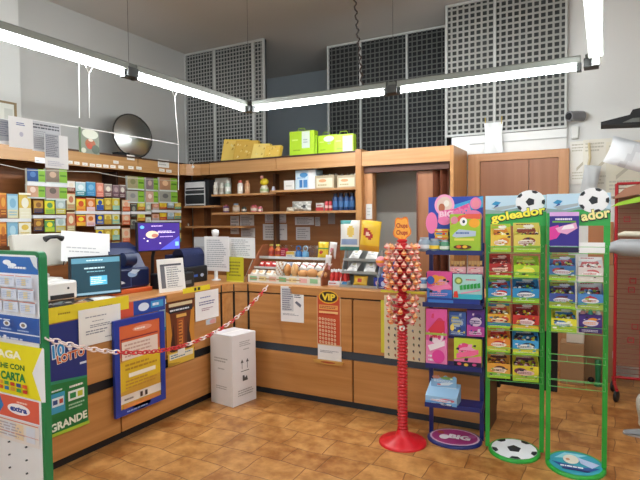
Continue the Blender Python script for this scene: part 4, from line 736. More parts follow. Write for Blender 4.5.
MB().box((-wd/2+.01, -.003, -.075), (wd/2-.01, .0, .03), '#d9b43a').art(wd-.02, .105, -.003, [('r', .05, .45, .95, .9, '#e8e0c8'), ('l', .1, .5, .9, .85, 2, '#4a7a9a'), ('p', [(0, 0), (.5, .1), (0, .3)], '#a8842a')], 0, -.075).build('yellow_slip', t)
item('paper_notice', 'blue edged leaflet behind the brown poster', 'leaflet', (158, 296, 167, 331), 0, FX+.001, '#2f7f9a', [('r', .1, .1, .9, .9, '#8fb0b8'), ('r', .1, .6, .9, .9, '#d8e4e8')])
# ------------------------------------------------------------ things on the left counter
TX_ = CT
def onl(px, py): q = at(px, py, 2, TX_); return q
q = onl(175, 300)
P, wd, h = rect((161, 258.5, 184, 299), 0, -3.10, TX_); t = thing('calendar_card', 'tall white printed card standing on the left counter above the brown poster', 'notice', (-3.10, P.y, TX_), PI/2-.15)
MB().box((-wd/2, 0, 0), (wd/2, .003, h), '#ecebe8').art(wd, h, 0, [('r', .1, .12, .26, .78, '#6a6c74'), ('r', .1, .78, .9, .84, '#55575f')]+[('l', .32, .14, .88, .76, 9, '#9a9ca2')]+[('r', .3, .12, .88, .13, '#8a8c92')]).build('printed_card', t, None, (-.12, 0, 0)); MB().prism([(0, 0), (.08, 0), (0, .2)], -.002, .002, '#dcdad6').build('easel_back', t, (0, .006, 0), (0, 0, PI/2))
# monitor
def monitor(label, px, X, turn, scr, shapes, frame='#1a2026', base_=True, lean=-.05, bc='#dddcd8'):
    P, wd, h = rect(px, 0, X); t = thing('monitor', label, 'monitor', (X, P.y, TX_), PI/2+turn)
    hz = P.z-TX_; MB().box((-wd/2, 0, hz), (wd/2, .035, hz+h), frame).build('housing', t, bevel=.004)
    MB().box((-wd/2+.012, -.002, hz+.014), (wd/2-.012, 0, hz+h-.012), mat(scr, .15, 0, 0, .45)).art(wd-.024, h-.026, -.002, shapes, 0, hz+.014).build('screen', t)
    if base_: MB().tube([(0, .05, .01), (0, .05, hz+h*.4)], .018, bc).lathe([(.10, 0), (.095, .01), (.03, .016)], bc, (0, -.10, 0), 24).build('stand', t)
    return t
E_ = lambda h, k=.5: mat(h, .2, 0, 0, k)
monitor('dark-screened monitor on a pale round stand on the left counter', (74, 256, 117, 296), -3.36, -.30, '#1f3a46', [('r', 0, .86, 1, 1, E_('#4f7f92')), ('l', .3, .9, .7, .96, 1, E_('#b8d4e0')), ('l', .25, .68, .85, .76, 1, E_('#a8c4cc')), ('l', .3, .6, .8, .65, 1, E_('#6fa0b0')), ('r', .36, .25, .72, .5, E_('#4fa0c0')), ('l', .38, .28, .70, .48, 4, E_('#c8e4ee')), ('r', 0, 0, 1, .06, E_('#6f90a0'))])
q = onl(92, 302)
t = thing('cash_terminal', 'pale grey cash register with a sloped top behind the green-framed sign', 'terminal', (-3.62, 2.30, TX_), PI/2)
CW = mat('#d3d0c8', .45); MB().box((-.26, -.12, 0), (.24, .16, .17), CW).box((-.2, -.02, .17), (.2, .16, .2), CW).build('body', t, bevel=.02)
P, wd, h = rect((16, 233, 67, 262), 0, -3.62); MB().box((-wd/2, 0, 0), (wd/2, .05, h+.03), mat('#c4c1b8', .45)).build('sloped_head', t, (P.y-2.30, 0, P.z-TX_-.03), (-.2, 0, 0), .01)
t = thing('label_printer', 'glossy white rounded printer with a dark slot beside the monitor', 'printer', (-3.42, 2.40, TX_), PI/2-.1)
MB().box((-.10, -.09, .03), (.12, .13, .16), mat('#e3e2df', .3)).box((-.10, -.06, .0), (.12, .13, .03), mat('#3a3a3c', .5)).build('body', t, bevel=.015)
MB().box((-.08, -.095, .04), (.09, -.089, .07), '#222226').build('paper_slot', t); MB().lathe([(.008, 0), (.008, .004)], '#3a3a40', (0.05, 0, 0), 12).build('button', t, (0, -.0895, .11), (PI/2, 0, 0))
t = thing('paper_notice', 'large blank-looking white sheet standing behind the monitor', 'notice', tuple(rect((62, 234, 108, 262), 0, -3.50)[0]), PI/2-.2)
P, wd, h = rect((64, 232, 107, 262), 0, -3.5); MB().box((-wd/2, 0, 0), (wd/2, .003, h), '#efefee').art(wd, h, 0, [('l', .1, .42, .9, .5, 1, '#c0c0c4'), ('l', .15, .3, .85, .37, 1, '#b8b8bc')]).build('printed_sheet', t, None, (-.15, .1, 0)); MB().box((-.02, .02, -(rect((62, 234, 108, 262), 0, -3.50)[0].z-TX_)), (.02, .03, .02), '#3a3a3c').build('holder', t)
t = thing('desk_telephone', 'black handset hanging over the grey register', 'telephone', tuple(at(52, 239, 0, -3.58)+Vector((0.02, 0, 0))), PI/2)
MB().tube([(-.07, 0, 0), (-.03, 0, .016), (.03, 0, .016), (.07, 0, .0)], [.022, .014, .014, .022], BLACK, 10).build('handset', t); MB().tube([(.06, 0, 0), (.10, 0, -.06), (.09, .0, -.14), (.07, 0, -.20)], .004, BLACK, 6).build('cord', t)
r = random.Random(3)
for k in range(5):
    pts = [(-3.15-.06*r.random(), 2.10+.42*i/8+.03*r.random(), TX_+.012+.03*r.random()*(1 if 0 < i < 8 else .2)) for i in range(9)]
    tag(MB().tube(pts, .004, ['#26262a', '#3a3a3e', '#8a8a88', '#202024', '#b8b6b0'][k], 6).build('cable'), ['black', 'dark grey', 'mid grey', 'near black', 'pale grey'][k]+' cable tangled on the left counter before the monitor', 'cable', 'cables on the left counter')
# card reader & scale
t = thing('card_reader', 'small black card reader lying among the cables', 'card reader', (-3.22, 2.30, TX_), .4); MB().box((-.05, -.08, 0), (.05, .08, .03), BLACK).build('body', t, bevel=.008); MB().box((-.035, -.06, .03), (.035, .01, .031), '#55575c').build('keypad', t); MB().box((-.035, .025, .03), (.035, .06, .0312), '#6f8a80').build('display', t)
# lottery terminals (navy)
NV = mat('#13224f', .35); NV2 = mat('#142349', .4)
t = thing('lottery_terminal', 'navy blue lottery terminal with white logos and an orange base', 'terminal', (-3.42, 3.03, TX_), PI/2-.1)
MB().box((-.19, -.10, .0), (.19, .17, .035), '#d8622c').build('orange_base', t, bevel=.006)
MB().box((-.19, -.07, .036), (.19, .17, .20), NV).build('body', t, bevel=.02); MB().prism([(-.05, .2), (.17, .2), (.17, .40), (.06, .36)], -.16, .12, NV).build('hood', t, (0, 0, 0), (0, 0, PI/2))
MB().art(.38, .16, -.071, [('p', [(.08, .3), (.16, .5), (.3, .4), (.36, .3), (.2, .22)], '#e8ecf4'), ('e', .55, .72, .12, .16, '#8fb0d8'), ('p', [(.48, .8), (.62, .7), (.75, .9), (.55, .95)], '#c8d8ec'), ('r', .0, .08, .5, .1, '#5a78b8'), ('r', .5, .08, .51, .6, '#5a78b8')], 0, .036).build('logo', t); MB().tube([(-.05, -.04, .27), (.05, -.04, .27)], .055, NV2, 14).build('paper_roll_cover', t)
t = thing('lottery_terminal', 'second navy terminal with black lower body near the white post', 'terminal', (-3.46, 3.78, TX_), PI/2)
MB().box((-.13, -.12, 0), (.17, .15, .15), '#15161a').build('body', t, bevel=.01); MB().box((-.12, -.09, .15), (.16, .14, .26), NV).tube([(-.12, -.02, .25), (.16, -.02, .25)], .07, NV, 14).build('hood', t); MB().art(.3, .11, -.1205, [('r', .3, .3, .6, .5, '#2f5ab0'), ('e', .8, .4, .08, .15, '#b8c8e0')], 0, .02).build('logo', t)
t = thing('receipt_printer', 'black receipt printer under the purple screen', 'printer', (-3.28, 3.42, TX_), PI/2+.1); MB().box((-.15, -.12, 0), (.15, .12, .13), '#15171c').build('body', t, bevel=.012); MB().box((-.11, -.09, .13), (.08, .07, .17), '#2a2d34').tube([(-.08, 0, .18), (.06, 0, .18)], .03, '#d8d6d0', 12).build('paper_roll', t); MB().box((-.1, -.123, .03), (.1, -.12, .06), '#6a6c70').build('paper_slot', t)
P, wd, h = rect((139.5, 222, 178, 251), 0, -3.40); t = thing('customer_display', 'purple advertising screen on an arm above the black printer', 'monitor', (-3.40, P.y, P.z), PI/2-.12)
MB().box((-wd/2, 0, 0), (wd/2, .03, h), '#17162c').build('housing', t, bevel=.004); MB().box((-wd/2+.01, -.002, .01), (wd/2-.01, 0, h-.01), E_('#3a2878', .5)).art(wd-.02, h-.02, -.002, [('p', [(.5, 0), (1, 0), (1, .5)], E_('#4a4fb8')), ('e', .32, .58, .15, .14, E_('#d8b8a0')), ('e', .38, .54, .08, .07, E_('#a86a5a')), ('l', .3, .86, .7, .93, 1, E_('#c8a8e0')), ('l', .45, .62, .92, .72, 2, E_('#e0d0f0')), ('l', .5, .46, .85, .52, 1, E_('#b8a0e0')), ('e', .08, .86, .05, .06, E_('#5a9ae0')), ('r', .88, .12, .97, .28, E_('#7ab0f0')), ('e', .2, .35, .02, .03, E_('#f0d8f0')), ('e', .5, .25, .02, .03, E_('#f0d8f0')), ('e', .12, .45, .015, .02, E_('#f0d8f0'))], 0, .01).build('screen', t)
MB().tube([(0, .04, h*.4), (0, .10, -.05), (0, .12, TX_-P.z)], .015, '#1a1b1f').build('arm', t)
# white post holder with papers
q = onl(227, 281); t = thing('card_post', 'white post with a round knob holding printed sheets at the counter corner', 'stand', (at(216, 270, 1, 4.02).x, 4.02, TX_), 0)
MB().lathe([(.045, 0), (.045, .008), (.018, .012), (.018, .42), (.03, .43), (.036, .46), (.03, .485), (.01, .49)], mat('#e4e4e2', .4), n=16).build('post', t)
item('paper_notice', 'left white sheet of fine print hung on the white post', 'notice', (204.5, 236.5, 229, 271), 1, 3.955, '#e9e9e9', [('l', .1, .1, .9, .92, 14, '#b0b2b8')])
item('paper_notice', 'right white sheet of fine print leaning behind the yellow green card', 'notice', (229, 237.5, 255, 258), 1, 4.06, '#e6e8e8', [('l', .1, .1, .9, .92, 9, '#b4b8bc')])
item('info_card', 'yellow green card standing at the rounded counter corner', 'card', (226.5, 257, 243.5, 280), 1, 3.98, '#c9c42a', [('l', .15, .2, .85, .85, 5, '#8a8a2a'), ('r', 0, 0, 1, .05, '#e0dc5a')], snap=CT)

tag(MB().tube([(-3.0, 4.063, CT), (-2.9, 4.075, 1.20)], .004, '#c8c8c6', 6).build('sheet_support'), 'thin clear prop behind the white sheets at the corner', 'prop')
item('shelf_sheet', 'pale grey card standing behind the second navy terminal', 'card', (194, 237, 207, 249), 1, 4.4, '#b8bcc0', [('l', .1, .2, .9, .8, 3, '#9a9ea4')], snap=CT)
# ------------------------------------------------------------ green framed sign at left
t = thing('lottery_sign', 'tall white lottery display board with a rounded green frame at the left edge', 'sign', (-2.668, 1.6, 0), 0)
gw = .30; top = 1.432; GF = mat('#1c7a48', .35)
def rr(w_, z0, z1, rad, n=6):
    P = []
    for cx, cz, a0 in ((w_-rad, z0+rad, -PI/2), (w_-rad, z1-rad, 0), (-w_+rad, z1-rad, PI/2), (-w_+rad, z0+rad, PI)):
        for i in range(n+1): P.append((cx+rad*math.cos(a0+i*PI/2/n), cz+rad*math.sin(a0+i*PI/2/n)))
    return P
MB().prism(rr(gw, .06, top, .03), -.012, .028, GF).build('frame', t); WB = mat('#e4e6e6', .3)
mb = MB(); mb.prism(rr(gw-.018, .075, top-.018, .02), -.0135, -.012, WB); mb.build('board', t)
for s_ in (-1, 1): MB().box((s_*.2-.02, -.12, 0), (s_*.2+.02, .14, .06), GF).build('foot', t)
zz = lambda py: local(25, py, (-2.668, 1.588, 0), 0)[1]
xx_ = lambda px, py=300: local(px, py, (-2.668, 1.588, 0), 0)[0]
def sheet(nm, x0, y0, x1, y1, shapes, base_='#e8e8ec', y=-.0145, lean=0):
    a_, b_, c_, d_ = xx_(x0, (y0+y1)/2), zz(y1), xx_(x1, (y0+y1)/2), zz(y0); return MB().box((a_, y, b_), (c_, y+.0008, d_), base_).art(c_-a_, d_-b_, y, shapes, (a_+c_)/2, b_).build(nm, t)
sh = [('r', 0, .80, 1, 1, '#2466b4'), ('e', .56, .93, .06, .03, '#eef2f8'), ('e', .63, .90, .07, .022, '#eef2f8'), ('l', .58, .845, .84, .895, 1, '#eef2f8'), ('r', .0, .0, 1, .30, '#2a5aa8'), ('r', 0, .075, 1, .09, '#dfe4ee'), ('r', 0, .29, 1, .30, '#e8ecf4'), ('p', [(.90, 1), (1, 1), (1, .86), (.95, .9)], '#d8dce2')]
for j in range(3):
    for i in range(4): x = .02+i*.245; z = .34+j*.155; sh += [('r', x, z, x+.22, z+.12, '#d5dcea'), ('r', x+.08, z+.02, x+.14, z+.10, '#ecd48a'), ('r', x, z+.125, x+.22, z+.135, '#d88a7a'), ('l', x+.02, z+.02, x+.2, z+.1, 4, '#aebcd6')]
for i in range(4): sh += [('e', .14+i*.24, .21, .05, .035, '#dfe6f0'), ('e', .14+i*.24, .21, .028, .02, '#8a7a6a'), ('l', .06+i*.24, .13, .22+i*.24, .16, 1, '#a8bcdc')]
sh += [('l', .05, .02, .95, .06, 1, '#c8d4e8'), ('r', .48, .01, .52, .07, '#e8e8ec'), ('r', .58, .01, .62, .07, '#e8e8ec'), ('l', .1, .245, .9, .27, 1, '#dfe6f0')]
sheet('results_sheet', -27, 257, 39.5, 341, sh)
sheet('yellow_sheet', -27, 345.5, 44, 397, [('r', 0, 0, 1, 1, '#e8dc1e'), ('p', [(1.0, 1.02), (.86, .5), (.97, -.02), (1.02, 0), (1.02, 1)], '#e6e8ea'), ('t', 'PAGA', .52, .78, .40, .16, '#f4f2d8', .04, .02), ('t', 'ANCHE CON', .5, .55, .52, .11, '#2a7a3a', .03, .02), ('t', 'CARTA', .60, .36, .34, .17, '#2a8a44', .05, .02)]+[('r', .40+i*.085, .08+.10*(j), .46+i*.085, .15+.10*j, ['#d8582c', '#2a7ab0', '#d8a03a', '#4a9a4a', '#c03a2a', '#2a4a8a'][(i+j*2) % 6]) for i in range(5) for j in range(2)], '#e8dc1e', -.0155)
sh = [('r', 0, .52, 1, 1, '#d9604a'), ('p', [(0, .52), (.42, .52), (.5, .75), (.44, 1), (0, 1)], '#1f78b8'), ('e', .30, .76, .13, .16, '#2a9ad4'), ('e', .72, .74, .16, .12, '#f4ecec'), ('t', 'extra', .72, .74, .24, .12, '#2a4a9a', .05), ('l', .7, .86, .9, .94, 1, '#f4c8b8'), ('r', 0, 0, 1, .5, '#e4dfda')]+[('r', .03+i*.16, .08, .15+i*.16, .42, ['#e8d8b8', '#d5dcea', '#ecdcc0', '#dce0e6', '#e8d4b0', '#d8dee8'][i]) for i in range(6)]+[('l', .04, .1, .96, .42, 5, '#b8b0b4'), ('r', 0, .2, 1, .21, '#d87a5a'), ('r', 0, .46, 1, .48, '#d87a5a')]
sheet('extra_sheet', -27, 399, 40, 444, sh)
for i in range(5):
    for j in range(3):
        px_ = 10-17*(i-1); x = xx_(27-17*i+.5, 455); z = zz(446+13*j)
        MB().tube([(x, -.022, z), (x, -.012, z)], .0045, '#55585c', 8).build('pin', t)
# ------------------------------------------------------------ red and white plastic chain
A_ = Vector((-2.668+gw+.006, 1.605, at(48, 339, 1, 1.6).z)); B_ = Vector((-2.62, 3.905, .99)); LN = (B_-A_).length; n = 58
t = thing('barrier_chain', 'red and white plastic chain sagging from the green sign to the rear counter', 'chain', tuple(A_)); RC = mat('#cf2a2e', .35); WCn = mat('#ecd9d6', .35)
SAG = .27; pc = lambda s: A_.lerp(B_, s)+Vector((0, 0, -SAG*4*s*(1-s)))
mm = {}
for c_ in (0, 1):
    mb = MB(); K = 14; mb.tube([(.026*math.cos(2*PI*i/K)*1.0, .013*math.sin(2*PI*i/K), 0) for i in range(K+1)], .0042, RC if c_ else WCn, 6, False); mm[c_] = mb
pr_ = {}
for i in range(n):
    s_ = (i+.5)/n; p = pc(s_); q_ = (pc(min(1, s_+.01))-pc(max(0, s_-.01))).normalized(); c_ = 0 if i < 12 else (1 if i < 26 else (1 if (i//2) % 2 else 0))
    if c_ not in pr_: o = mm[c_].build('chain_link', t); pr_[c_] = o
    else: o = pr_[c_].copy(); C.objects.link(o)
    o.parent = t; R_ = q_.to_track_quat('X', 'Z').to_matrix() @ Matrix.Rotation(PI/2*(i % 2)+.5, 3, 'X'); o.location = p-A_; o.rotation_euler = R_.to_euler()
# ------------------------------------------------------------ left wall rack: cards and pouches
CX = -4.80
ORD = ['first', 'second', 'third', 'fourth', 'fifth', 'sixth', 'seventh', 'eighth', 'ninth', 'tenth', 'eleventh', 'twelfth', 'thirteenth', 'fourteenth', 'fifteenth', 'sixteenth']
def card(px, c1, c2, c3, nm, l, g, dep=.02, seed=0):
    r = random.Random(seed); s = [('r', 0, 0, 1, 1, c1), ('r', 0, .0, 1, .3+.2*r.random(), c2), ('e', .5, .62, .3, .2, c3), ('l', .1, .08, .9, .3, 2, c3), ('r', 0, .93, 1, 1, c3)]
    item(nm, l, 'card' if nm == 'scratch_card' else 'pouch', px, 0, CX, c1, s, dep, group=g)
# (x0,x1,[rows of (y0,y1)],c1,c2,c3)
cols = [(0, 6.5, [(193, 217), (222, 246)], '#c8742c', '#8f4a1c', '#e0a040'), (7.5, 18, [(194, 218), (221, 246)], '#a8ccd8', '#d8d0a8', '#7fb0c8'), (19, 31, [(193, 219), (222, 236)], '#d8b84a', '#e2dcc0', '#e8e4d0'),
        (34, 43, [(200, 213), (219, 231)], '#c89a3a', '#3a3a5a', '#8a5a2a'), (45, 54.5, [(200, 214), (220, 232)], '#e0d42c', '#9fbf3a', '#5a9a5a'), (56, 65.5, [(200, 214), (216, 232)], '#a8bcb8', '#c8b84a', '#c8d4d0'), (67, 75, [(193, 210), (212, 232)], '#ddd2a8', '#b8a87a', '#c87a5a'),
        (76.5, 85.5, [(198, 213), (215, 226)], '#e8d43a', '#e8a03a', '#d8582c'), (86.5, 95, [(198, 213), (214, 226)], '#d8782c', '#dcc0cc', '#e8c0a0'), (96.5, 103.5, [(198, 210), (214, 224), (229, 240)], '#e0c83a', '#3a5aa8', '#2a4a98'), (104.5, 111.5, [(198, 210), (214, 224), (229, 240)], '#c8a83a', '#b8943a', '#e0cc6a'), (112.5, 119.5, [(198, 210), (214, 224), (228, 240), (242, 254)], '#d8c23a', '#88b8a8', '#c8d0a8'),
        (122.5, 130, [(200, 211), (214, 225), (228, 242)], '#d8c0a0', '#c8603a', '#e0a080'), (131, 136.5, [(204, 217), (219, 229)], '#4a4a48', '#5a5a50', '#8a8a7a'), (138, 145, [(202, 210), (213, 221), (223, 232)], '#c8c83a', '#c87a3a', '#e0d070'), (146, 151, [(203, 214), (217, 228)], '#b8c0b0', '#9aa08a', '#d8d8c8'),
        (152.5, 159, [(203, 210), (214, 221)], '#c8886a', '#a8a0a0', '#d8a890'), (160, 166.5, [(203, 209), (213, 220), (223, 230)], '#e0c43a', '#c03a3a', '#d8b02c'), (168, 174, [(202, 208), (212, 219), (222, 229)], '#a8c0c8', '#7a8a90', '#c8d4d8'), (175, 181, [(203, 209), (212, 219), (222, 230), (233, 242)], '#d8b84a', '#4a9a8a', '#e0c878')]
k = 0
for ci, (x0, x1, rows, c1, c2, c3) in enumerate(cols):
    for ri, (y0, y1) in enumerate(rows):
        k += 1; card((x0, y0, x1, y1), c1 if ri % 2 == 0 else c3, c2, c3 if ri % 2 == 0 else c1, 'scratch_card', 'scratch card on the left wall, %s column from the photo edge, %s from top' % ((ORD+['seventeenth', 'eighteenth', 'nineteenth', 'twentieth'])[ci], ORD[ri]), 'scratch cards on the left wall', .012, k)
bl = [((76, 182, 85.5, 196), '#b8d8dc', '#2a8a92', '#e4ecec'), ((86.5, 182, 95.5, 196), '#4a9ac8', '#3a86b8', '#7fb8d8'), ((96.5, 183, 103.5, 197), '#e0907a', '#d87a6a', '#f0b8a0'), ((104.5, 184, 112, 197), '#a89890', '#7a5a5a', '#e8e0d0'), ((113, 185, 119, 197.5), '#8a7078', '#6a4a58', '#b8a0a0'), ((119.5, 185, 125.5, 198), '#8f7a78', '#6f4f55', '#d8d0c4'), ((67, 181, 75, 191.5), '#ece6dc', '#8a4a3a', '#e8dcc8')]
for i, (b, c1, c2, c3) in enumerate(bl): card(b, c1, c2, c3, 'scratch_card', ['pale teal', 'bright blue', 'salmon pink', 'grey maroon with white top', 'dull mauve', 'maroon with cream top', 'cream and brown'][i]+' card in the row under the left cornice', 'upper cards on the left wall', .012, 90+i)
tob = [(27, 45, 169, 183), (46, 67, 169, 184), (27, 45, 184, 198.5), (46, 67, 185, 200), (127.5, 144, 176.5, 190), (146, 158, 178, 191), (159.5, 177, 178, 191.5), (127.5, 144, 191, 203), (146, 158, 191.5, 203.5), (159.5, 177.5, 191.5, 203)]
pics = ['#27508a', '#8a7a6a', '#c89a7a', '#a88a80', '#a8a07a', '#8a7a80', '#b88a6a', '#a8a498', '#c8a08a', '#98988c']
names = ['dark blue picture, above the cards at the left', 'brown picture and green edge, under the hanging sheets', 'pinkish picture, lower row at the left', 'lying figure picture, lower row under the hanging sheets', 'olive picture, upper row in the right block', 'grey picture, middle of the upper right block', 'orange brown picture, last in the upper right block', 'pale grey picture, lower row of the right block', 'pink picture, middle of the lower right block', 'grey face picture, last in the lower right block']
for i, (x0, x1, y0, y1) in enumerate(tob):
    P, wd, h = rect((x0, y0, x1, y1), 0, CX)
    mb = MB().box((-wd/2, 0, 0), (wd/2, .03, h), '#cfd0c6').art(wd, h, 0, [('r', 0, .1, .62, 1, pics[i]), ('e', .32, .6, .16, .2, ['#4a78b0', '#c8a890', '#e0c8b8', '#6a6058', '#8a8a60', '#c0a8a0', '#e0b890', '#88888a', '#e8d0c8', '#6a6a68'][i]), ('r', .62, .1, 1, 1, '#86b83a'), ('r', .66, .5, .96, .62, '#5a8a2a'), ('l', .05, .0, .95, .1, 1, '#e8e8e0'), ('r', 0, 0, 1, .1, '#c8d0cc')])
    tag(mb.build('tobacco_pouch', None, P, (0, 0, PI/2)), 'tobacco pack with '+names[i], 'pack', 'tobacco packs on the left wall')
# white shelf rails of the card rack
rl_ = thing('card_rails', 'white rails and wire holding the rows of cards on the left wall', 'rail', (CX, 0, 0), 0)
def rail(px0, px1, py0, py1, hh=.022):
    a = at(px0, py0, 0, CX+.008); b = at(px1, py1, 0, CX+.008); z = (a.z+b.z)/2; MB().box((-.014, a.y, z-hh), (.012, b.y, z+hh*.4), mat('#dcdcdc', .4)).build('rail', rl_)
for a in ((0, 31, 219.5, 219.5), (33, 66, 216, 216), (76, 120, 212, 212), (96, 120, 227, 227), (122, 130, 212.5, 212.5), (131, 151, 211.5, 213), (152, 181, 210.5, 211), (152, 181, 221, 221), (27, 67, 184, 184.5)): rail(*a)
MB().tube([at(0, 164, 0, -4.62)-Vector((CX, 0, 0)), at(26, 170, 0, -4.62)-Vector((CX, 0, 0)), at(95, 172, 0, -4.62)-Vector((CX, 0, 0)), at(127, 178, 0, -4.62)-Vector((CX, 0, 0)), at(178, 181, 0, -4.62)-Vector((CX, 0, 0))], .004, '#b8b4a8', 6).build('wire', rl_)
for x in (66, 118): MB().box((-.25, at(x, 200, 0, CX).y, 1.78), (-.02, at(x, 200, 0, CX).y+.025, 2.13), '#2c180e').build('upright', rl_)
# price tags on the cornice
px_list = [(38, 160.5), (70, 162), (77, 163), (85, 164), (92.5, 165), (99, 165.5), (106, 166), (113, 166.5), (121, 167), (131, 167.5), (139, 168), (162, 170), (169, 171), (116, 162)]
for i, (x, y) in enumerate(px_list):
    item('price_tag', 'small white price tag clipped along the cornice of the left wall rack', 'tag', (x-2.6, y-1.3, x+2.6, y+1.6), 0, LX+.003, '#eceae4', [('l', .1, .3, .9, .7, 1, '#a8a8a4')], group='price tags on the left cornice')
item('price_tag', 'larger white card stuck on the left cornice under the mirror', 'tag', (127, 155, 134.5, 160), 0, LX+.006, '#eeece6', [('l', .1, .2, .9, .8, 2, '#b0b0ac')])
item('price_tag', 'larger white card stuck on the left cornice right of the mirror', 'tag', (158, 159.5, 169, 167.5), 0, LX+.006, '#e4e4e0', [('l', .1, .2, .9, .8, 2, '#b0b0ac')])
# convex mirror
c = at(133, 138, 0, LX-.12); t = thing('convex_mirror', 'round convex mirror with dark rim leaning above the left cornice', 'mirror', (LX-.12, c.y, 2.31)); R_ = .255
prof = [(R_*math.sin(a), .07*math.cos(a/.9*1.0)) for a in [i*1.35/8 for i in range(9)]]
mb = MB(); mb.lathe([(.001, .075)]+[(R_*(i/10), .075*(1-(i/10)**2)) for i in range(1, 11)], mat('#c2c6c3', .30, 1, 0), n=40)
mb.build('mirror_dome', t, (0, 0, R_+.005), (0, PI/2-.12, -.15)); r2_ = MB(); n = 40; r2_.tube([(R_*math.cos(2*PI*i/n), R_*math.sin(2*PI*i/n), 0) for i in range(n+1)], .009, '#2c2a26', 8); r2_.lathe([(R_, -.012), (R_, -.006)], '#3a3834', n=40)
r2_.build('rim', t, (0, 0, R_+.005), (0, PI/2-.12, -.15)); MB().box((-.05, -.26, 0), (.05, -.10, .045), BLACK).build('bracket', t)
# hanging papers, strings, small picture
q1 = Vector((-3.18, at(79, 62, 0, -3.18).y, 2.66)); q2_ = Vector((-3.18, at(89, 68, 0, -3.18).y, 2.66)); q3 = Vector((-3.18, at(174.5, 91, 0, -3.18).y, 2.66))
def down(q, py, px): r_ = at(px, py, 0, q.x); return r_
tag(MB().tube([q1, at(79.5, 118, 0, -3.18)], .0035, '#e4e4e0', 5).build('cord'), 'left white cord hanging from the left light to the small picture', 'cord')
tag(MB().tube([q2_+Vector((0, -.04, .01)), q2_+Vector((0, 0, -.05)), q2_+Vector((0, .04, .01)), q2_+Vector((0, 0, -.05)), at(89.5, 118, 0, -3.18)], .0035, '#e4e4e0', 5).build('cord'), 'forked white cord hanging from the left light, right of its pair', 'cord')
tag(MB().tube([q3+Vector((0, -.04, .01)), q3+Vector((0, 0, -.05)), q3+Vector((0, .04, .01)), q3+Vector((0, 0, -.05)), at(178.5, 144, 0, -3.18), at(178.5, 190, 0, -3.18)], .0035, '#dcdcd8', 5).build('cord'), 'long white cord hanging down before the grille at the corner', 'cord')
tag(MB().tube([at(-6, 118, 0, -3.16), at(62, 125, 0, -3.16), at(100, 131, 0, -3.16), at(178.5, 144.5, 0, -3.175)], .003, '#e8e8e4', 5).build('cord'), 'thin line stretched level under the left lights carrying the papers', 'cord')
item('small_picture', 'small picture of a brown shape on pale green hanging on two cords', 'picture', (77.5, 129, 100.5, 153.5), 0, -3.17, '#9aa88a', [('r', 0, 0, 1, 1, '#8f9a88'), ('e', .55, .8, .4, .2, '#e4ecdc'), ('e', .55, .4, .26, .2, '#b8663a'), ('e', .5, .3, .14, .12, '#c8502c'), ('e', .8, .2, .2, .18, '#5a6a5a'), ('r', 0, 0, .08, 1, '#5a7a4a'), ('e', .2, .1, .12, .1, '#d8dcc8'), ('e', .55, .55, .12, .06, '#e8dcc8')], turn=.15)
HP = [((-6, 118.5, 12, 144), 'grey printed sheet cut by the left photo edge, hung from the line', [('p', [(0, .1), (.95, .15), (.85, .95), (0, 1)], '#a4a6ae'), ('l', .3, .3, .8, .9, 7, '#77798a')], -3.15),
      ((9, 117.5, 33, 148), 'white sheet with blue scrawl hung between two grey printed ones', [('l', .3, .72, .68, .84, 2, '#6a7ab0'), ('e', .5, .45, .08, .08, '#c0c0d0')], -3.12),
      ((32.5, 122, 60.5, 152), 'grey printed page hung from the line with dark lettering on top', [('r', .0, .05, .98, .98, '#c0c2c6'), ('l', .02, .72, .96, .92, 2, '#4f525a'), ('l', .04, .08, .48, .68, 9, '#9a9ca4')], -3.15),
      ((45, 135, 68, 168.5), 'lower white sheet with a grey column of print, in front of the grey page', [('r', .02, .32, .60, 1.0, '#a9abb2'), ('l', .04, .34, .58, .98, 12, '#6f717c'), ('l', .1, .06, .8, .22, 3, '#c4c4d0')], -3.10)]
for b, l, s, X in HP: item('hanging_notice', l, 'notice', b, 0, X, '#e6e6e6', s)
item('shelf_sheet', 'blank white card at the left cornice under the hanging papers', 'card', (35, 157.5, 46, 163), 0, LX+.003, '#efefee')
# framed picture on the pilaster
P, wd, h = rect((-8, 101, 16, 124), 0, -5.11); t = thing('picture_frame', 'thin brown framed picture on the wall above the hanging papers', 'picture', tuple(P), PI/2)
MB().box((-wd/2, 0, 0), (wd/2, .01, h), '#d8d8ce').art(wd, h, 0, [('r', .5, .2, .85, .7, '#c4c6bc')]).build('picture_sheet', t); fr = MB()
for a in ((-wd/2, 0, wd/2, .02), (-wd/2, h-.02, wd/2, h)): fr.box((a[0], -.012, a[1]), (a[2], 0, a[3]), '#8a7450')
fr.box((wd/2-.02, -.012, .02), (wd/2, 0, h-.02), '#8a7450').box((-wd/2, -.012, .02), (-wd/2+.02, 0, h-.02), '#8a7450').build('frame', t)
# ------------------------------------------------------------ things on the rear shelves
def sx(px, y=5.42): return at(px, 200, 1, y).x
z1, z2, z3, zc = SH['L1'], SH['L2'], SH['R1'], SH['C1']
t = thing('letter_tray', 'black stacked tray unit with white drawer fronts in the shelf corner', 'tray unit', (sx(195, 5.40), 5.43, zc)); hh = at(195, 180, 1, 5.43).z-zc; ww = .40
MB().box((-ww/2, 0, 0), (ww/2, .25, hh), '#202226').build('housing', t, bevel=.005)
for k, (a, b, c_) in enumerate(((.03, .08, '#e0e2e0'), (.12, .40, '#33373a'), (.43, .47, '#e0e2e0'), (.50, .58, '#4a4e50'), (.60, .64, '#d8dad8'), (.70, .92, '#f4f4f4'))): MB().box((-ww/2+.02, -.012, hh*a), (ww/2-.06, 0, hh*b), c_).build('tray', t)
for x in (-ww/2+.01, ww/2-.06): MB().box((x, -.012, 0), (x+.01, 0, hh*.9), '#d0d0d0').build('side_rail', t)
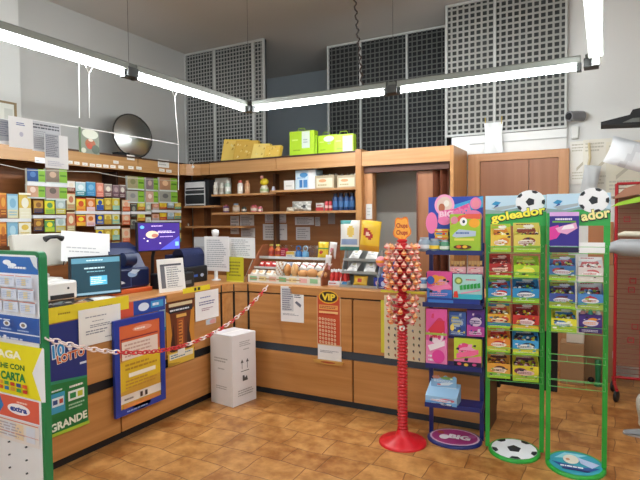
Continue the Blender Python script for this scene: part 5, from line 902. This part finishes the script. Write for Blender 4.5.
def jar(px, zb_, y0, hgt, wpx, c_, cap, label, kind='jar', lab=None, Y=5.42):
    h_ = (hgt)/529.5*6.6; r_ = wpx/529.5*6.9/2; j = thing(kind, label, 'bottle' if kind == 'bottle' else 'jar', (sx(px, Y), Y, zb_+.0005))
    MB().lathe([(r_*.9, 0), (r_, .008), (r_, h_*.72), (r_*.62, h_*.82)], mat(c_, .35), n=14).build('jar_body' if kind == 'jar' else 'bottle_body', j); MB().lathe([(r_*.66, h_*.82), (r_*.66, h_)], mat(cap, .4), n=12).build('cap', j)
    if lab: MB().lathe([(r_*1.015, h_*.2), (r_*1.015, h_*.55)], lab, n=14).build('label_band', j)
jar(216, z1, 0, 13, 5, '#dcd8cc', '#e8e4dc', 'cream bottle, first of the pale group left on the upper shelf', 'bottle', '#c8c0b0'); jar(222, z1, 0, 12, 5, '#d4d0c4', '#d8d4ca', 'beige bottle, second of the pale group on the upper shelf', 'bottle', '#b8b0a0')
jar(228, z1, 0, 14, 6, '#b8c8b8', '#dcdcd4', 'greenish white bottle, third of the pale group on the upper shelf', 'bottle', '#e4e4dc')
tag(MB().box((-.1, 0, 0), (.1, .08, .06), '#dcd6ca').build('small_carton', None, (sx(221, 5.55), 5.56, z1+.148+.02)), 'cream carton laid on top behind the pale bottles', 'box')
tag(MB().box((-.1, 0, 0), (.1, .09, .167), '#cfc9bc').build('small_carton', None, (sx(221, 5.55), 5.555, z1+.0005)), 'beige carton standing behind the pale bottles', 'box')
jar(240.5, z1, 0, 13.5, 5.5, '#e2ddd2', '#c85a4a', 'white bottle with a reddish neck alone on the upper shelf', 'bottle', '#f0ece4'); jar(247.5, z1, 0, 13, 5, '#d8a078', '#c88a60', 'peach coloured bottle on the upper shelf', 'bottle', '#e0b48a')
t = thing('toy_figure', 'small yellow and white duck-like figure on the upper shelf', 'figure', (sx(264.5), 5.42, z1+.0005)); MB().lathe([(.05, 0), (.055, .02), (.05, .06), (.035, .09)], '#d8d4b8', n=14).build('body', t); MB().ball((.0, 0, .135), .048, '#e0c42a', (1.2, .9, .9)).build('hood', t); MB().ball((-.02, -.02, .19), .025, '#c88a7a').build('head', t)
MB().lathe([(.056, .02), (.056, .05)], '#9aa878', n=14).build('band', t)
jar(273.5, z1, 0, 6, 3.5, '#a8a8b8', '#c8c8d0', 'tiny grey jar on the upper shelf beside the yellow figure')
for k, (px, h_, w_, c1, c2, l) in enumerate(((226, 8, 6, '#6a4a6a', '#8a3a3a', 'purple'), (236, 9, 7, '#b89a7a', '#7a8a9a', 'tan'), (244, 5.5, 5, '#3f4a44', '#28302c', 'dark green'), (254, 7, 7, '#c8706a', '#b84a58', 'pink'), (260, 5.5, 5, '#b8606a', '#c87a84', 'rose'))):
    jar(px, z2, 0, h_, w_, c1, c2, l+' small jar on the middle shelf at the left', 'jar', '#c8b8a8')
def carton(px, zb_, dep, base_, shapes, label, Y=5.38, name='carton', cat='box'): return item(name, label, cat, px, 1, Y, base_, shapes, dep, zb_+.0005)
carton((284, 180.5, 294, 190), z3, .1, '#e4e2dc', [('l', .2, .3, .8, .6, 1, '#c8c4bc')], 'plain white small carton on the right upper shelf')
carton((295.5, 170, 315.5, 189), z3, .18, '#c8dce8', [('r', .65, 0, 1, 1, '#e8eaec'), ('r', .2, .1, .35, .5, '#3a78b8'), ('r', .4, .1, .6, .5, '#4a8ac8'), ('e', .42, .75, .2, .12, '#4a8ac0'), ('l', .1, .55, .6, .65, 1, '#5a98c8')], 'blue and white carton next to the crates on the upper shelf')
for k, (a, b) in enumerate(((315, 334), (337, 356))):
    P, wd, h = rect((a, 172, b, 188), 1, 5.36, z3+.0005); t = thing('fruit_crate', ['left', 'right'][k]+' of two beige open crates on the right upper shelf', 'crate', tuple(P))
    KC = mat('#b8a88a', .7); MB().box((-wd/2, 0, 0), (wd/2, .01, h*.8), KC).box((-wd/2, .21, 0), (wd/2, .22, h*.8), KC).box((-wd/2, .01, 0), (-wd/2+.01, .21, h*.8), KC).box((wd/2-.01, .01, 0), (wd/2, .21, h*.8), KC).box((-wd/2+.01, .01, 0), (wd/2-.01, .21, .01), KC).art(wd, h*.8, 0, [('r', .08, .1, .92, .8, '#ddd6bc'), ('e', .4, .6, .2, .12, '#d8a070'), ('l', .15, .15, .85, .4, 1, '#b8a880')]).build('crate_body', t)
    m5 = MB(); r = random.Random(k)
    for i in range(9): m5.ball((-wd/2+.03+i*(wd-.06)/8, .05+.12*r.random(), h*.78), .028, mat(['#6a5a48', '#8a7a60', '#cfc8b4'][i % 3], .7), n=8)
    m5.build('contents', t)['kind'] = 'stuff'
for i in range(4):
    jar(335.5+i*5.6, z2, 0, 15.5, 5.2, '#1c3c6c', '#152844', 'blue bottle of the dark blue pack, %s from left' % ORD[i], 'bottle', '#3f6a9c', Y=5.40)
for i, (px, h_) in enumerate(((326.5, 9.5), (330.5, 9.5))):
    tag(MB().lathe([(.02, 0), (.022, .008), (.022, h_/529.5*6-.01), (.018, h_/529.5*6)], mat('#c03a40', .3), n=12).lathe([(.0225, .03), (.0225, .06)], '#e0b8b0', n=12).build('drink_can', None, (sx(px, 5.40), 5.40, z2+.0005)), 'slim red can beside the blue bottles, '+['left', 'right'][i]+' one', 'can', 'red cans on the middle shelf')
carton((316, 203, 323.5, 211), z2, .08, '#c8c0b8', [('r', 0, 0, 1, .45, '#b8383c'), ('l', .1, .55, .9, .85, 1, '#a84a4a')], 'small red and white carton left of the red cans')
pouch('foil_bag', 'silvery crumpled bag lying on the middle right shelf', 'bag', (sx(301, 5.4), 5.40, z2+.001), .27, .12, .04, lambda u, v: mat('#2f3034', .4) if (u-.7)**2*3+(v-.4)**2 < .03 else (mat('#a8a69e', .3) if (int(u*9)+int(v*7)) % 3 else mat('#d4d2cc', .25)), (-.2, 0, 0))
pouch('foil_bag', 'small cream bag left of the silvery bag on the middle shelf', 'bag', (sx(290, 5.38), 5.37, z2+.001), .10, .05, .025, lambda u, v: mat('#cfc4b0', .5), (-.4, 0, 0))
# sheets pinned to the shelf back panel
sheets = [((230.5, 216, 239, 234), '#e4e1df'), ((240, 215, 254, 227), '#e6e4e3'), ((241, 228, 255, 237), '#d6d3d2'), ((265, 214, 286, 222.5), '#e2dfe0'), ((263, 224, 287, 240), '#d8d5d5'), ((295, 217, 314, 225), '#e0dee0'), ((296, 227, 310, 240), '#d4d1d3'), ((315, 217, 320, 226), '#cdcacb'), ((328, 213, 335, 224), '#a8a09a')]
for i, (b, c_) in enumerate(sheets): item('pinned_sheet', 'greyish sheet pinned on the brown panel above the rear counter, %s from left' % ORD[i], 'sheet', b, 1, 5.684, c_, [('l', .1, .1, .9, .9, 5, '#a09c9e'), ('r', 0, .12, 1, .17, '#b05a50') if i == 3 else ('r', 0, 0, .01, .01, c_)], group='sheets on the panel')
item('pinned_sheet', 'narrow white slip on the jamb beside the grey opening', 'sheet', (366, 204, 372, 219), 1, 5.355, '#d9d8d4', [('l', .2, .2, .8, .8, 3, '#b8b8b4')])
tag(MB().tube([(0, 0, 0), (0, 0, .03)], .008, '#c8c8b8', 6).build('shelf_item'), 'tiny pale stub on the low corner shelf', 'object').location = (sx(188, 5.45), 5.45, SH['C2']+.0005)
# ------------------------------------------------------------ on top of the rear unit
ZT = zt+.0185
yel = [((217, 139, 242, 163), .10), ((232, 141, 255, 163), .04), ((252, 145, 270, 162), .0), ((266, 147.5, 283, 161), -.03)]
for i, (b, dy_) in enumerate(yel):
    P, wd, h = rect(b, 1, 5.40, ZT)
    YA = lambda u, v, i=i: mat(['#cfa63a', '#d8b44a', '#c39a34'][(int(u*6)+int(v*5)*2+i) % 3], .45) if not ((u-.5)**2+(v-.5)**2 < .03) else mat('#a8802c', .45)
    mb = MB(); h += .02
    mb.prism([(-wd/2, 0), (wd/2-.02, 0), (wd/2, h*.93), (-wd/2+.04, h)], -.03, .03, mat(['#f0cc5c', '#dcb048', '#f4d670', '#e4bc50'][i], .45))
    sh = [('p', [(.05, .05), (.9, .05), (.93, .88), (.15, .92)], ['#f2d068', '#deb450', '#f6da7c', '#e8c25a'][i])]; r = random.Random(i)
    for j in range(12): x = .15+.7*r.random(); z = .1+.7*r.random(); sh.append(('p', [(x, z), (x+.1, z+.05), (x+.05, z+.13)], r.choice(['#ecd078', '#c89c3c', '#f0dc98'])))
    mb.art(wd, h, -.03, sh); tag(mb.build('gold_package', None, (P.x, P.y+dy_*1.2, ZT), (-.12, 0, .16-.05*i)), 'flat golden package on top of the shelving, '+['leftmost and tallest', 'second from left', 'third from left', 'rightmost and smallest'][i], 'package', 'golden packages')
LG_ = mat('#b4da2a', .4); LG2 = mat('#9cc41f', .4)
def limebag(b, label, turn, full):
    P, wd, h = rect(b, 1, 5.44, ZT); t = thing('shopping_bag', label, 'bag', (P.x, P.y, ZT), turn)
    MB().box((-wd/2, 0, 0), (wd/2, .10, h), LG_).art(wd, h, 0, [('r', .5, .32, .82, .98, '#dce8d8') if full == 1 else ('r', .45, .05, .95, .9, '#dcecc0') if full == 2 else ('e', .62, .8, .3, .15, '#e4f0d0'), ('l', .56, .5, .76, .7, 2, '#a8b8b0'), ('l', .1, .6, .45, .72, 1, '#d4ec7a'), ('l', .15, .2, .5, .3, 1, '#8ab020')]).build('bag_body', t)
    MB().tube([(-.05, -.004, h), (-.04, -.004, h+.03), (.04, -.004, h+.03), (.05, -.004, h)], .004, LG2, 6).build('handle', t)
limebag((290, 131, 314, 158.5), 'lime green bag with a white label, left of the three on the shelving', .05, 1)
limebag((317.5, 135, 336, 156), 'lime green bag in the middle of the three on the shelving', -.1, 3)
limebag((334.5, 134, 353, 155), 'pale lime bag, right of the three on the shelving', .1, 2)
tag(MB().box((0, 0, 0), (.03, .1, .235), LG2).build('lime_box'), 'narrow green box squeezed beside the left lime bag', 'box').location = (at(314.5, 140, 1, 5.46).x+.0, 5.47, ZT)
t = thing('wall_bell', 'small white twin-headed alarm bell ornament on the corner cornice', 'bell', tuple(at(191.5, 167, 1, 5.26))); MB().ball((-.02, 0, 0), .018, '#e8e8e8', n=10).ball((.025, 0, 0), .018, '#e8e8e8', n=10).build('bell', t); n = 14; MB().tube([(.03*math.cos(2*PI*i/n), 0, .055+.03*math.sin(2*PI*i/n)) for i in range(n+1)], .004, '#c8c8c4', 6).build('ring', t)
# ------------------------------------------------------------ right-hand side
t = thing('security_camera', 'small dark dome-fronted security camera on the white wall beside the bright grille', 'camera', tuple(at(574, 117, 1, 5.93)))
MB().tube([(.08, 0, .0), (.02, -.05, .0), (-.04, -.12, -.01)], .05, mat('#77777a', .35), 14).build('camera_body', t); MB().lathe([(.036, 0), (.03, .01)], '#141416', n=14).build('lens', t, (-.042, -.122, -.01), (PI/2, 0, -.7)); MB().box((.03, -.03, -.04), (.08, .03, .04), '#8a8a8a').build('bracket', t)
item('junction_box', 'small white junction box below the security camera', 'box', (571.5, 126.5, 578.5, 138.5), 1, 5.93, '#dddcd6', [('r', .2, .05, .8, .1, '#b8b8b0')], .038, bevel=.003)
P, wd, h = rect((484, 122.5, 503, 153), 1, 5.88)
t = thing('plastic_bag', 'clear plastic bag with papers tied to the bright grille by yellow ties', 'bag', tuple(P))
mb = MB(); mb.grid(lambda u, v: ((u-.5)*wd*(1-.1*math.sin(PI*v)), -.02*math.sin(PI*u)*math.sin(PI*v)-.006*math.sin(11*u+7*v), v*h), 10, 10, mat('#dfe2e0', .3)); mb.build('bag_film', t)
MB().box((-wd*.3, .0, h*.35), (wd*.35, .002, h*.85), '#efefec').art(wd*.6, h*.5, -.0, [('e', .35, .8, .14, .1, '#4a4a4a'), ('l', .2, .2, .8, .6, 2, '#b8b8b8')], 0, h*.35).build('paper_inside', t)
for s_ in (-1, 1): MB().tube([(s_*wd*.42, .0, h-.02), (s_*wd*.44, .0, h+.06)], .004, '#c8a83a', 6).build('tie', t)
# sheets on the wall right of the door
SHT = [((570, 141, 592, 184), '#f0ede4', 'cream sheet nearest the door frame right of it', 0), ((583, 139, 612, 190), '#ebe6d8', 'broad cream sheet hung behind the knotted cloth', 1), ((606, 141, 640, 196), '#e8e1cc', 'yellowish sheet above the red rack', 2)]
for b, c_, l, i in SHT: item('wall_sheet', l, 'sheet', b, 1, 5.955-.006*i, c_, [('l', .08, .75, .8, .95, 3, '#c4beac'), ('l', .1, .1, .9, .3, 3, '#cdc7b6'), ('p', [(.3, .3), (.9, .6), (.88, .66), (.3, .38)], '#c8c0aa')], turn=.02*i)
tag(MB().tube([at(589, 143, 1, 5.90), at(590, 158, 1, 5.89), at(587, 172, 1, 5.88)], .012, '#d8c79a', 8).build('cloth_strap'), 'beige strap hanging over the cream sheets', 'strap')
pouch('cloth_bag', 'small grey cloth bundle at the end of the beige strap', 'bag', at(588, 193, 1, 5.84), .15, .27, .03, lambda u, v: mat('#c4c6c6', .6), (0, .15, 0))
pouch('plastic_bag', 'translucent white plastic bag hanging above the red rack', 'bag', at(628, 169, 1, 5.35), .42, .24, .05, lambda u, v: mat('#e2e3e4', .45) if abs(u-.35-.2*v) > .06 else mat('#cfd0d2', .45), (0, .35, .1))
t = thing('wall_bracket', 'black wedge shaped appliance on a wall arm at the upper right', 'bracket', tuple(at(625, 121, 1, 5.2)))
MB().prism([(-.18, -.035), (.25, -.055), (.25, .10), (.05, .07), (.03, .03), (-.18, -.01)], -.12, .12, mat('#08080a', .7)).build('housing', t); MB().prism([(-.02, -.03), (.10, -.035), (.10, -.0), (.05, .0)], -.122, -.12, mat('#55564f', .3)).build('window', t)
MB().box((.16, -.03, -.18), (.20, .03, -.05), '#1a1a1c').box((.165, .02, -.12), (.195, .65, -.06), '#1a1a1c').build('arm', t)
# red wire rack
t = thing('wire_rack', 'tall red wire grid rack on casters at the right edge', 'display rack', (.1, 5.30, 0), .06); RR = mat('#b01f26', .35)
H_ = 1.86; Wd = .95
for x in (0, Wd): MB().tube([(x, 0, .09), (x, 0, H_)], .014, RR, 8).build('post', t)
MB().tube([(0, 0, .16), (Wd, 0, .16)], .012, RR, 8).tube([(0, 0, H_), (Wd, 0, H_)], .012, RR, 8).build('rail', t)
g = MB()
for i in range(38): z = .2+i*(H_-.24)/37; g.tube([(0, 0, z), (Wd, 0, z)], .0035, mat('#8a4a38', .4), 5)
for i in range(1, 5): x = i*Wd/5; g.tube([(x, .004, .16), (x, .004, H_)], .004, RR, 5)
g.build('wire_grid', t)
for x in (0, Wd): MB().tube([(x, -.25, .115), (x, .15, .115)], .014, RR, 8).build('foot_bar', t)
for x in (0, Wd):
    for y in (-.2, .1): w_ = MB(); w_.lathe([(.042, -.014), (.05, -.008), (.05, .008), (.042, .014)], '#1c1c1e', n=16); w_.build('caster', t, (x, y, .051), (PI/2, 0, 1.2))
ck = [(.08, 1.55), (.16, 1.30), (.13, 1.02), (.12, .94), (.15, .62), (.12, .50), (.24, .5)]
for i, (x, z) in enumerate(ck): 
    b = MB()
    for s_ in (-1, 1): b.tube([(x-.025, -.01, z+s_*.02), (x+.025, -.01, z+s_*.02)], .004, RR, 5).tube([(x+s_*.022, -.01, z-.025), (x+s_*.022, -.01, z+.025)], .004, RR, 5)
    b.build('hook_plate', t)
MB().box((.02, .05, .25), (Wd-.02, .07, H_-.1), mat('#9a7258', .6)).build('brown_panel', t)
tag(MB().prism([(0, 0), (.45, .08), (.45, .16), (.05, .035)], -.02, .02, mat('#9cc92e', .4)).build('lime_bag_edge', None, at(611, 207, 1, 5.2), (0, 0, .0)), 'long lime green folded bag on the top of the red rack', 'bag')
tag(MB().prism([(0, 0), (.45, .08), (.45, .2), (.1, .09)], -.05, .05, mat('#a8745a', .6)).build('brown_parcel', None, at(612, 199, 1, 5.22)+Vector((0, .03, 0)), (0, 0, 0)), 'brown paper parcel on top of the red rack behind the lime one', 'parcel')
tag(MB().tube([(-.03, 0, 0), (.02, 0, .01), (.3, -.02, .0)], [.012, .024, .026], mat('#d8cdb8', .5), 12).build('rolled_paper', None, at(622, 235, 1, 5.15)), 'cream rolled paper poking out of the red rack', 'roll')
p_ = at(605, 250, 1, 5.02)
tag(MB().tube([(0, 0, -.035), (.05, 0, -.0), (.11, 0, .005), (.25, 0, .0), (.5, 0, .0)], [.015, .045, .07, .075, .07], mat('#a9abad', .35), 14).build('plastic_roll', None, p_+Vector((.0, 0, .02))), 'grey plastic wrapped roll sticking out left from the red rack', 'roll')
# boxes behind the right green rack
def cbox(b, y, dep, c_, label, z0=0, shapes=()):
    P, wd, h = rect(b, 1, y, z0); t = MB().box((-wd/2, 0, 0), (wd/2, dep, h), c_).art(wd, h, 0, list(shapes)); return tag(t.build('cardboard_box', None, (P.x, P.y, z0), None, .004), label, 'box')
KB = mat('#b08a62', .7); KB2 = mat('#a37c56', .7)
z_a = at(595, 325, 1, 5.66).z; z_b = at(600, 265, 1, 5.68).z
cbox((583, 325, 613, 378), 5.66, .25, KB2, 'large brown cardboard box on the floor behind the right green rack', 0, [('r', .3, 0, .31, 1, '#8f6a48')])
cbox((586, 265, 614, 325), 5.67, .24, KB, 'tall brown box, second in the stack by the red rack', z_a+.001, [('r', 0, .48, 1, .5, '#8f6a48')])
cbox((588, 222, 613.5, 265), 5.68, .22, mat('#b5784f', .7), 'reddish brown box topmost in the stack by the red rack', z_b+.002)
P, wd, h = rect((566, 333, 584, 343.5), 1, 5.45); cbox((560, 343.5, 584, 372), 5.45, .2, KB2, 'low brown box under the white carton behind the right rack')
cbox((566.5, 333, 584, 343.5), 5.46, .18, mat('#cfc4b4', .6), 'flat whitish carton on the low brown box', at(575, 343.5, 1, 5.45).z+.002)
item('wall_socket', 'white socket plate on the cardboard stack side near the red rack', 'socket', (612.5, 351.5, 616, 358.5), 1, 5.45, '#dcdcd8')
tag(MB().lathe([(.035, 0), (.03, .02), (.022, .05), (.03, .24), (.02, .25)], mat('#1f6a3a', .4), n=14).build('green_bottle', None, at(598, 386, 2, 0)), 'dark green bottle standing on the floor before the boxes', 'bottle')
tag(MB().ball((0, 0, .03), .03, mat('#2a1814', .5)).build('floor_knob', None, at(591, 383, 2, 0)), 'small dark ball on the floor beside the green bottle', 'ball')
# white socket row left of the boxes seen through the rack
# ------------------------------------------------------------ person crouching at the right edge
t = thing('person', 'person crouching in pale trousers and grey shoes, cut off by the right photo edge', 'person', (.285, 4.47, 0))
def skin(name, vs_, es, rs, m_, parent=t, root=0):
    me = D.meshes.new(name); me.from_pydata(vs_, es, []); o = D.objects.new(name, me); C.objects.link(o); o.parent = parent
    md = o.modifiers.new('skin', 'SKIN'); md.use_smooth_shade = True
    for i, r_ in enumerate(rs): me.skin_vertices[0].data[i].radius = (r_, r_)
    me.skin_vertices[0].data[root].use_root = True; s2 = o.modifiers.new('sub', 'SUBSURF'); s2.levels = 1; s2.render_levels = 2; me.materials.append(mat(m_) if isinstance(m_, str) else m_); return o
try:
    V = [(.36, 0, .30), (.34, 0, .52), (.30, 0, .72), (.28, 0, .84), (.25, 0, .93), (.24, 0, 1.0),
         (.30, -.10, .26), (-.025, -.09, .285), (-.02, -.09, .21), (-.005, -.09, .12), (-.03, -.09, .06),
         (.30, .10, .26), (.08, .12, .36), (.12, .12, .28), (.15, .12, .12), (.12, .12, .06),
         (.28, -.19, .78), (.20, -.24, .58), (.04, -.18, .50), (.28, .19, .78), (.20, .24, .58), (.04, .2, .50)]
    E_g = [(0, 1), (1, 2), (2, 3), (3, 4), (4, 5), (0, 6), (6, 7), (7, 8), (8, 9), (9, 10), (0, 11), (11, 12), (12, 13), (13, 14), (14, 15), (3, 16), (16, 17), (17, 18), (3, 19), (19, 20), (20, 21)]
    me = D.meshes.new('x'); 
    o = D.objects.new('body', me); me.from_pydata(V, E_g, []); C.objects.link(o); o.parent = t; md = o.modifiers.new('skin', 'SKIN'); md.use_smooth_shade = True
    rs = [.13, .12, .13, .08, .05, .05, .10, .065, .055, .04, .035, .10, .065, .055, .04, .035, .055, .042, .028, .055, .042, .028]
    if not me.skin_vertices: 
        bm_ok = False
        import bmesh
        bm = bmesh.new(); bm.from_mesh(me); ly = bm.verts.layers.skin.verify(); bm.verts.ensure_lookup_table()
        for i, v_ in enumerate(bm.verts): v_[ly].radius = (rs[i], rs[i]); v_[ly].use_root = (i == 0)
        bm.to_mesh(me); bm.free()
    else:
        for i, r_ in enumerate(rs): me.skin_vertices[0].data[i].radius = (r_, r_)
    s2 = o.modifiers.new('sub', 'SUBSURF'); s2.levels = 1; s2.render_levels = 2; me.materials.append(mat('#cfc9bc', .8))
except Exception as ex: print('SKINFAIL', ex)
hd = MB(); hd.ball((.20, 0, 1.08), .095, '#c89a80', (1.0, .85, 1.2), 18).ball((.10, 0, 1.07), .018, '#c08a70').ball((.115, -.035, 1.10), .011, '#2a2020').ball((.115, .035, 1.10), .011, '#2a2020').ball((.12, 0, 1.03), .02, '#a8605a', (.5, 1, .35)).ball((.21, -.085, 1.08), .022, '#c89a80', (.7, .5, 1.2)).ball((.21, .085, 1.08), .022, '#c89a80', (.7, .5, 1.2)); hd.build('head', t)
MB().ball((.225, 0, 1.11), .102, '#3a2a20', (1.0, .92, 1.12), 18).build('hair', t)
for y in (-.09, .12):
    sh_ = MB(); sh_.grid(lambda u, v: (-.24+.30*u, (v-.5)*.10*(1-.25*abs(2*u-1)**3), .012+.07*(u**.6)*(1-(2*v-1)**2*.6) if 0 < u < 1 else .012), 12, 8, mat('#8f8f90', .6)); sh_.slab([(-.245+.15-.15*math.cos(a), .052*math.sin(a)) for a in [2*PI*i/24 for i in range(24)]], 0, .014, mat('#b8b4b0', .6)); sh_.build('shoe', t, (.10 if y < 0 else .26, y, 0))
for y, s_ in ((-.17, -1), (.19, 1)):
    hb_ = MB(); hb_.ball((0, 0, 0), .035, '#c89a80', (1.2, .9, .5), 10)
    for i in range(4): hb_.tube([(-.03, -.022+i*.015, 0), (-.065+.004*abs(i-1), -.024+i*.016, -.006), (-.085+.005*abs(i-1), -.024+i*.016, -.022)], [.009, .008, .006], '#c89a80', 6)
    hb_.tube([(0, -s_*.03, 0), (-.03, -s_*.052, -.008), (-.05, -s_*.055, -.014)], [.01, .009, .007], '#c89a80', 6); hb_.build('hand', t, (.06, y, .49))
